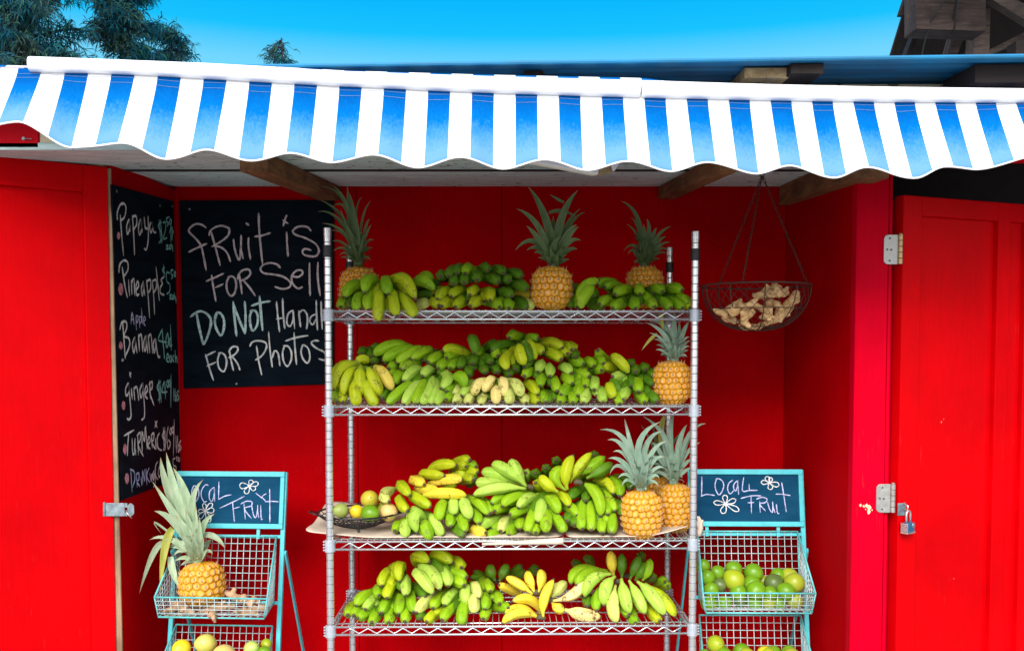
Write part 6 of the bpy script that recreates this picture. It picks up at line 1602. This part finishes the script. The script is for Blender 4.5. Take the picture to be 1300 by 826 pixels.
rootpiece('short ginger root with a cut round end at the lower middle of the hanging basket', gg, 'ginger', CP(cg, [(520, 590), (530, 540), (600, 480)]), 2.985, 5.2, 9)
rootpiece('small pale ginger finger low in the centre right of the hanging basket', gg, 'ginger', CP(cg, [(700, 545), (770, 550), (830, 540)]), 2.99, 3.6, 10)
rootpiece('lowest ginger root lying at the bottom of the hanging basket', gg, 'ginger', CP(cg, [(480, 640, .05), (580, 660, .04), (680, 640, .03), (740, 610, .02)]), 3.03, 4.0, 11)
rootpiece('shaded ginger root low at the left in the hanging basket', gg, 'ginger', CP(cg, [(290, 550, .03), (380, 570, .02), (450, 590, .02)]), 3.03, 4.2, 12)
ct = (180, 726.5, 6.84); gt = 'turmeric roots in the left wire basket'
kw = dict(name='turmeric_root', cat='turmeric')
rootpiece('thick pale root leaning on the right side of the pineapple in the left basket', gt, 'turmeric', CP(ct, [(740, 175, .03), (800, 215, .02), (880, 240, .01), (960, 250)]), 3.10, 5.5, 21, **kw)
rootpiece('root along the left end of the wire front of the upper left basket', gt, 'turmeric', CP(ct, [(200, 330), (290, 310), (370, 320), (440, 340)]), 3.065, 4.2, 22, **kw)
rootpiece('root in the middle of the wire front, ending in a pale knob near the pineapple', gt, 'turmeric', CP(ct, [(500, 340), (600, 320), (700, 300), (800, 295)]), 3.06, 4.0, 23, **kw)
rootpiece('root at the right of the wire front of the upper left basket', gt, 'turmeric', CP(ct, [(840, 350), (930, 330), (1020, 310), (1090, 300)]), 3.075, 4.4, 24, **kw)
rootpiece('root lying behind the rim at the left of the pineapple', gt, 'turmeric', CP(ct, [(250, 290), (330, 262), (400, 265)]), 3.12, 4.0, 25, **kw)
rootpiece('stubby root poking its round end out through the bottom wires', gt, 'turmeric', CP(ct, [(622, 390, -.03), (615, 345), (650, 310, .03)]), 3.05, 4.0, 26, **kw)
rootpiece('dark root low at the left corner of the upper left basket', gt, 'turmeric', CP(ct, [(200, 375), (290, 372), (370, 362), (470, 360)]), 3.085, 3.4, 27, **kw)
rootpiece('root right of the pineapple, topmost of the heap at the right end', gt, 'turmeric', CP(ct, [(900, 285), (980, 260), (1000, 235)]), 3.12, 4.6, 28, **kw)
rootpiece('root hidden under the pineapple behind the wire front', gt, 'turmeric', CP(ct, [(450, 290, .02), (560, 280, .02), (690, 275, .02)]), 3.10, 4.4, 29, **kw)
rootpiece('root with an orange tip at the lower right corner of the basket front', gt, 'turmeric', CP(ct, [(1018, 365), (940, 352), (860, 375)]), 3.06, 3.2, 30, **kw)
# ------------------------------------------------------------------ casuarina trees behind the hut
def needle_mat():
    t = NT('casuarina_needles'); r = t.node('ShaderNodeNewGeometry').outputs['Random Per Island']; n = t.noise(t.coord(), 0.9, 3)
    c = t.ramp(r, [(0.0, (0.0, 0.055, 0.115)), (0.6, (0.002, 0.10, 0.135)), (1.0, (0.035, 0.13, 0.065))])  # bluish cast of haze put into the needle colour
    c = t.mix(t.ramp(n, [(0.50, 0.0), (0.68, 0.6)]), c, (0.075, 0.068, 0.008))
    t.color(c); t.set(Roughness=0.7); t.b.inputs['Specular IOR Level'].default_value = 0.15
    tr = t.node('ShaderNodeBsdfTranslucent'); t.link(c, tr.inputs[0])
    mx = t.node('ShaderNodeMixShader', inp={0: 0.25}); t.link(t.b.outputs[0], mx.inputs[1]); t.link(tr.outputs[0], mx.inputs[2]); t.link(mx.outputs[0], t.out.inputs[0])
    return t.mat
M['needles'] = needle_mat(); M['bark'] = wood('casuarina_bark', (0.012, 0.012, 0.014), (0.045, 0.035, 0.032), (8, 8, 2))
def casuarina(label, px, pytop, halfw_px, Y, seed, dens=1.0, base_frac=0.25, droop=0.25):
    rg = random.Random(seed); top = W(px, pytop, Y); Ht = top.z; hw = halfw_px * Y / F
    e = thing('casuarina_tree', (top.x, Y, 0), label, 'tree', 'casuarina trees behind the hut')
    tr = MB(); fo = MB(); pts = []; rs = []
    for i in range(9):
        t = i / 8; pts.append(V((top.x + 0.25 * math.sin(t * 3 + seed) * t, Y + 0.2 * math.sin(t * 2.3 + seed), Ht * t))); rs.append(0.085 * (1 - t) ** 0.8 + 0.012)
    tr.tube(pts, rs, 8)
    def tp(t):
        f_ = t * 8; k = min(7, int(f_)); return pts[k].lerp(pts[k + 1], f_ - k)
    nb_ = int(64 * dens)
    for b in range(nb_):
        t = base_frac + (1 - base_frac) * (b + rg.random()) / nb_
        p = tp(min(.995, t)); az = rg.uniform(0, 2 * math.pi)
        env = hw * (1.05 * (1 - ((t - base_frac) / (1 - base_frac)) ** 1.6) + 0.16) * rg.uniform(.55, 1.1)
        el = rg.uniform(0.15, 0.75); d = V((math.cos(az) * math.cos(el), math.sin(az) * math.cos(el), math.sin(el)))
        q = [p]; c = p.copy(); dd = d.copy(); n = 7
        for i in range(n):
            dd = (dd + V((rg.uniform(-.2, .2), rg.uniform(-.2, .2), rg.uniform(-.15, .15) - 0.05))).normalized(); c = c + dd * env / n; q.append(c.copy())
        tr.tube(q, [0.03 * (1 - i / (n + 1)) + 0.004 for i in range(n + 1)], 5)
        for i in range(2, n + 1):
            for tw in range(int(5 * dens) + 1):
                o_ = q[i].lerp(q[i - 1], rg.random()); a2 = rg.uniform(0, 2 * math.pi)
                td = (dd * 0.6 + V((math.cos(a2), math.sin(a2), rg.uniform(-.5, .7))) * 0.8).normalized(); tl = rg.uniform(.22, .55) * (0.7 + hw * .2)
                end = o_ + td * tl + V((0, 0, -droop * tl)); tr.tube([o_, end], [0.006, 0.002], 3, cap=False)
                for nn in range(int(15 * dens)):
                    s_ = o_.lerp(end, rg.uniform(.1, 1)); nd_ = (td * .5 + V((rg.uniform(-1, 1), rg.uniform(-1, 1), rg.uniform(-1.1, .5)))).normalized(); L_ = rg.uniform(.09, .2)
                    w_ = nd_.cross(V((rg.uniform(-1, 1), rg.uniform(-1, 1), rg.uniform(-1, 1)))).normalized() * rg.uniform(.006, .012)
                    k_ = s_ + nd_ * L_ * .6; z_ = s_ + nd_ * L_ + V((0, 0, -L_ * .35))
                    fo.add([s_ - w_ * .5, s_ + w_ * .5, k_ + w_, k_ - w_, z_], [(0, 1, 2, 3), (3, 2, 4)])
    tr.build('trunk', M['bark'], e, smooth=True, fix=False); fo.build('crown', M['needles'], e, fix=False)
    return e
casuarina('largest casuarina at the left edge, its crown cut by the top of the picture', 45, -110, 128, 14.0, 3, 1.15, 0.36)
casuarina('second casuarina, tall narrow crown right of the largest tree', 180, -45, 66, 15.5, 8, 0.9, 0.36)
casuarina('small casuarina low beside the narrow one, its top below the picture edge', 236, 38, 44, 17.0, 15, 0.75, 0.4)
casuarina('lone casuarina top poking up just above the awning bar', 346, 44, 34, 19.0, 31, 0.42, 0.6, 0.8)

# ------------------------------------------------------------------ world and sun
w = bpy.data.worlds.new('World'); scene.world = w; w.use_nodes = True
nt = w.node_tree; n = nt.nodes; l = nt.links
bg = n['Background']
SUN_EL, SUN_AZ = R(37), R(194)          # azimuth measured from +Y (north) clockwise: the sun stands high behind the viewer's left shoulder
sky = n.new('ShaderNodeTexSky'); sky.sky_type = 'NISHITA'; sky.sun_disc = False; sky.sun_elevation = SUN_EL; sky.sun_rotation = SUN_AZ; sky.air_density = 1.0; sky.dust_density = 1.2; sky.ozone_density = 1.5
tc = n.new('ShaderNodeTexCoord'); sx = n.new('ShaderNodeSeparateXYZ'); l.new(tc.outputs['Generated'], sx.inputs[0])
# clear deep azure away from the sun, fading to pale cyan towards the horizon; bright neutral haze added as fill on the unseen sun side
rp = n.new('ShaderNodeValToRGB'); cr = rp.color_ramp; cr.elements[0].position = 0.0; cr.elements[0].color = (0.42, 0.85, 1.0, 1); cr.elements[1].position = 1.0; cr.elements[1].color = (0.0, 0.30, 0.95, 1)
for p_, c_ in ((0.285, (0.17, 0.68, 1.0, 1)), (0.315, (0.01, 0.55, 1.0, 1)), (0.36, (0.0, 0.45, 1.0, 1)), (0.5, (0.0, 0.36, 1.0, 1))):
    e = cr.elements.new(p_); e.color = c_
l.new(sx.outputs['Z'], rp.inputs[0])
mr = n.new('ShaderNodeMapRange'); mr.inputs[1].default_value = -0.05; mr.inputs[2].default_value = 0.75; mr.interpolation_type = 'SMOOTHSTEP'; l.new(sx.outputs['Y'], mr.inputs[0])
sc = n.new('ShaderNodeMix'); sc.data_type = 'RGBA'; sc.blend_type = 'MULTIPLY'; sc.inputs[0].default_value = 1.0; l.new(rp.outputs[0], sc.inputs[6]); SKYK = 1.0 / (0.075 * 2 ** 1.68); sc.inputs[7].default_value = (SKYK, SKYK, SKYK, 1)
hz_ = n.new('ShaderNodeMix'); hz_.data_type = 'RGBA'; hz_.blend_type = 'MIX'; hz_.inputs[0].default_value = 0.55; l.new(sky.outputs[0], hz_.inputs[6]); hz_.inputs[7].default_value = (9.0, 9.0, 9.2, 1)
mx = n.new('ShaderNodeMix'); mx.data_type = 'RGBA'; l.new(mr.outputs[0], mx.inputs[0]); l.new(hz_.outputs[2], mx.inputs[6]); l.new(sc.outputs[2], mx.inputs[7])
l.new(mx.outputs[2], bg.inputs[0]); bg.inputs[1].default_value = 0.075
sl = bpy.data.lights.new('sun', 'SUN'); sl.energy = 1.5; sl.angle = R(34); sl.color = (1.0, 0.96, 0.90)
so = bpy.data.objects.new('sun', sl); COL.objects.link(so); so.location = (0, -5, 12)
# direction towards the sun
sd = V((math.sin(SUN_AZ) * math.cos(SUN_EL), math.cos(SUN_AZ) * math.cos(SUN_EL), math.sin(SUN_EL)))
so.rotation_euler = sd.to_track_quat('Z', 'Y').to_euler()
vs_ = scene.view_settings; vs_.view_transform = 'Standard'; vs_.look = 'None'; vs_.exposure = 1.68; vs_.gamma = 1.0; vs_.use_curve_mapping = False
scene.render.engine = 'CYCLES'; scene.cycles.use_denoising = True
scene.cycles.max_bounces = 8; scene.cycles.diffuse_bounces = 4
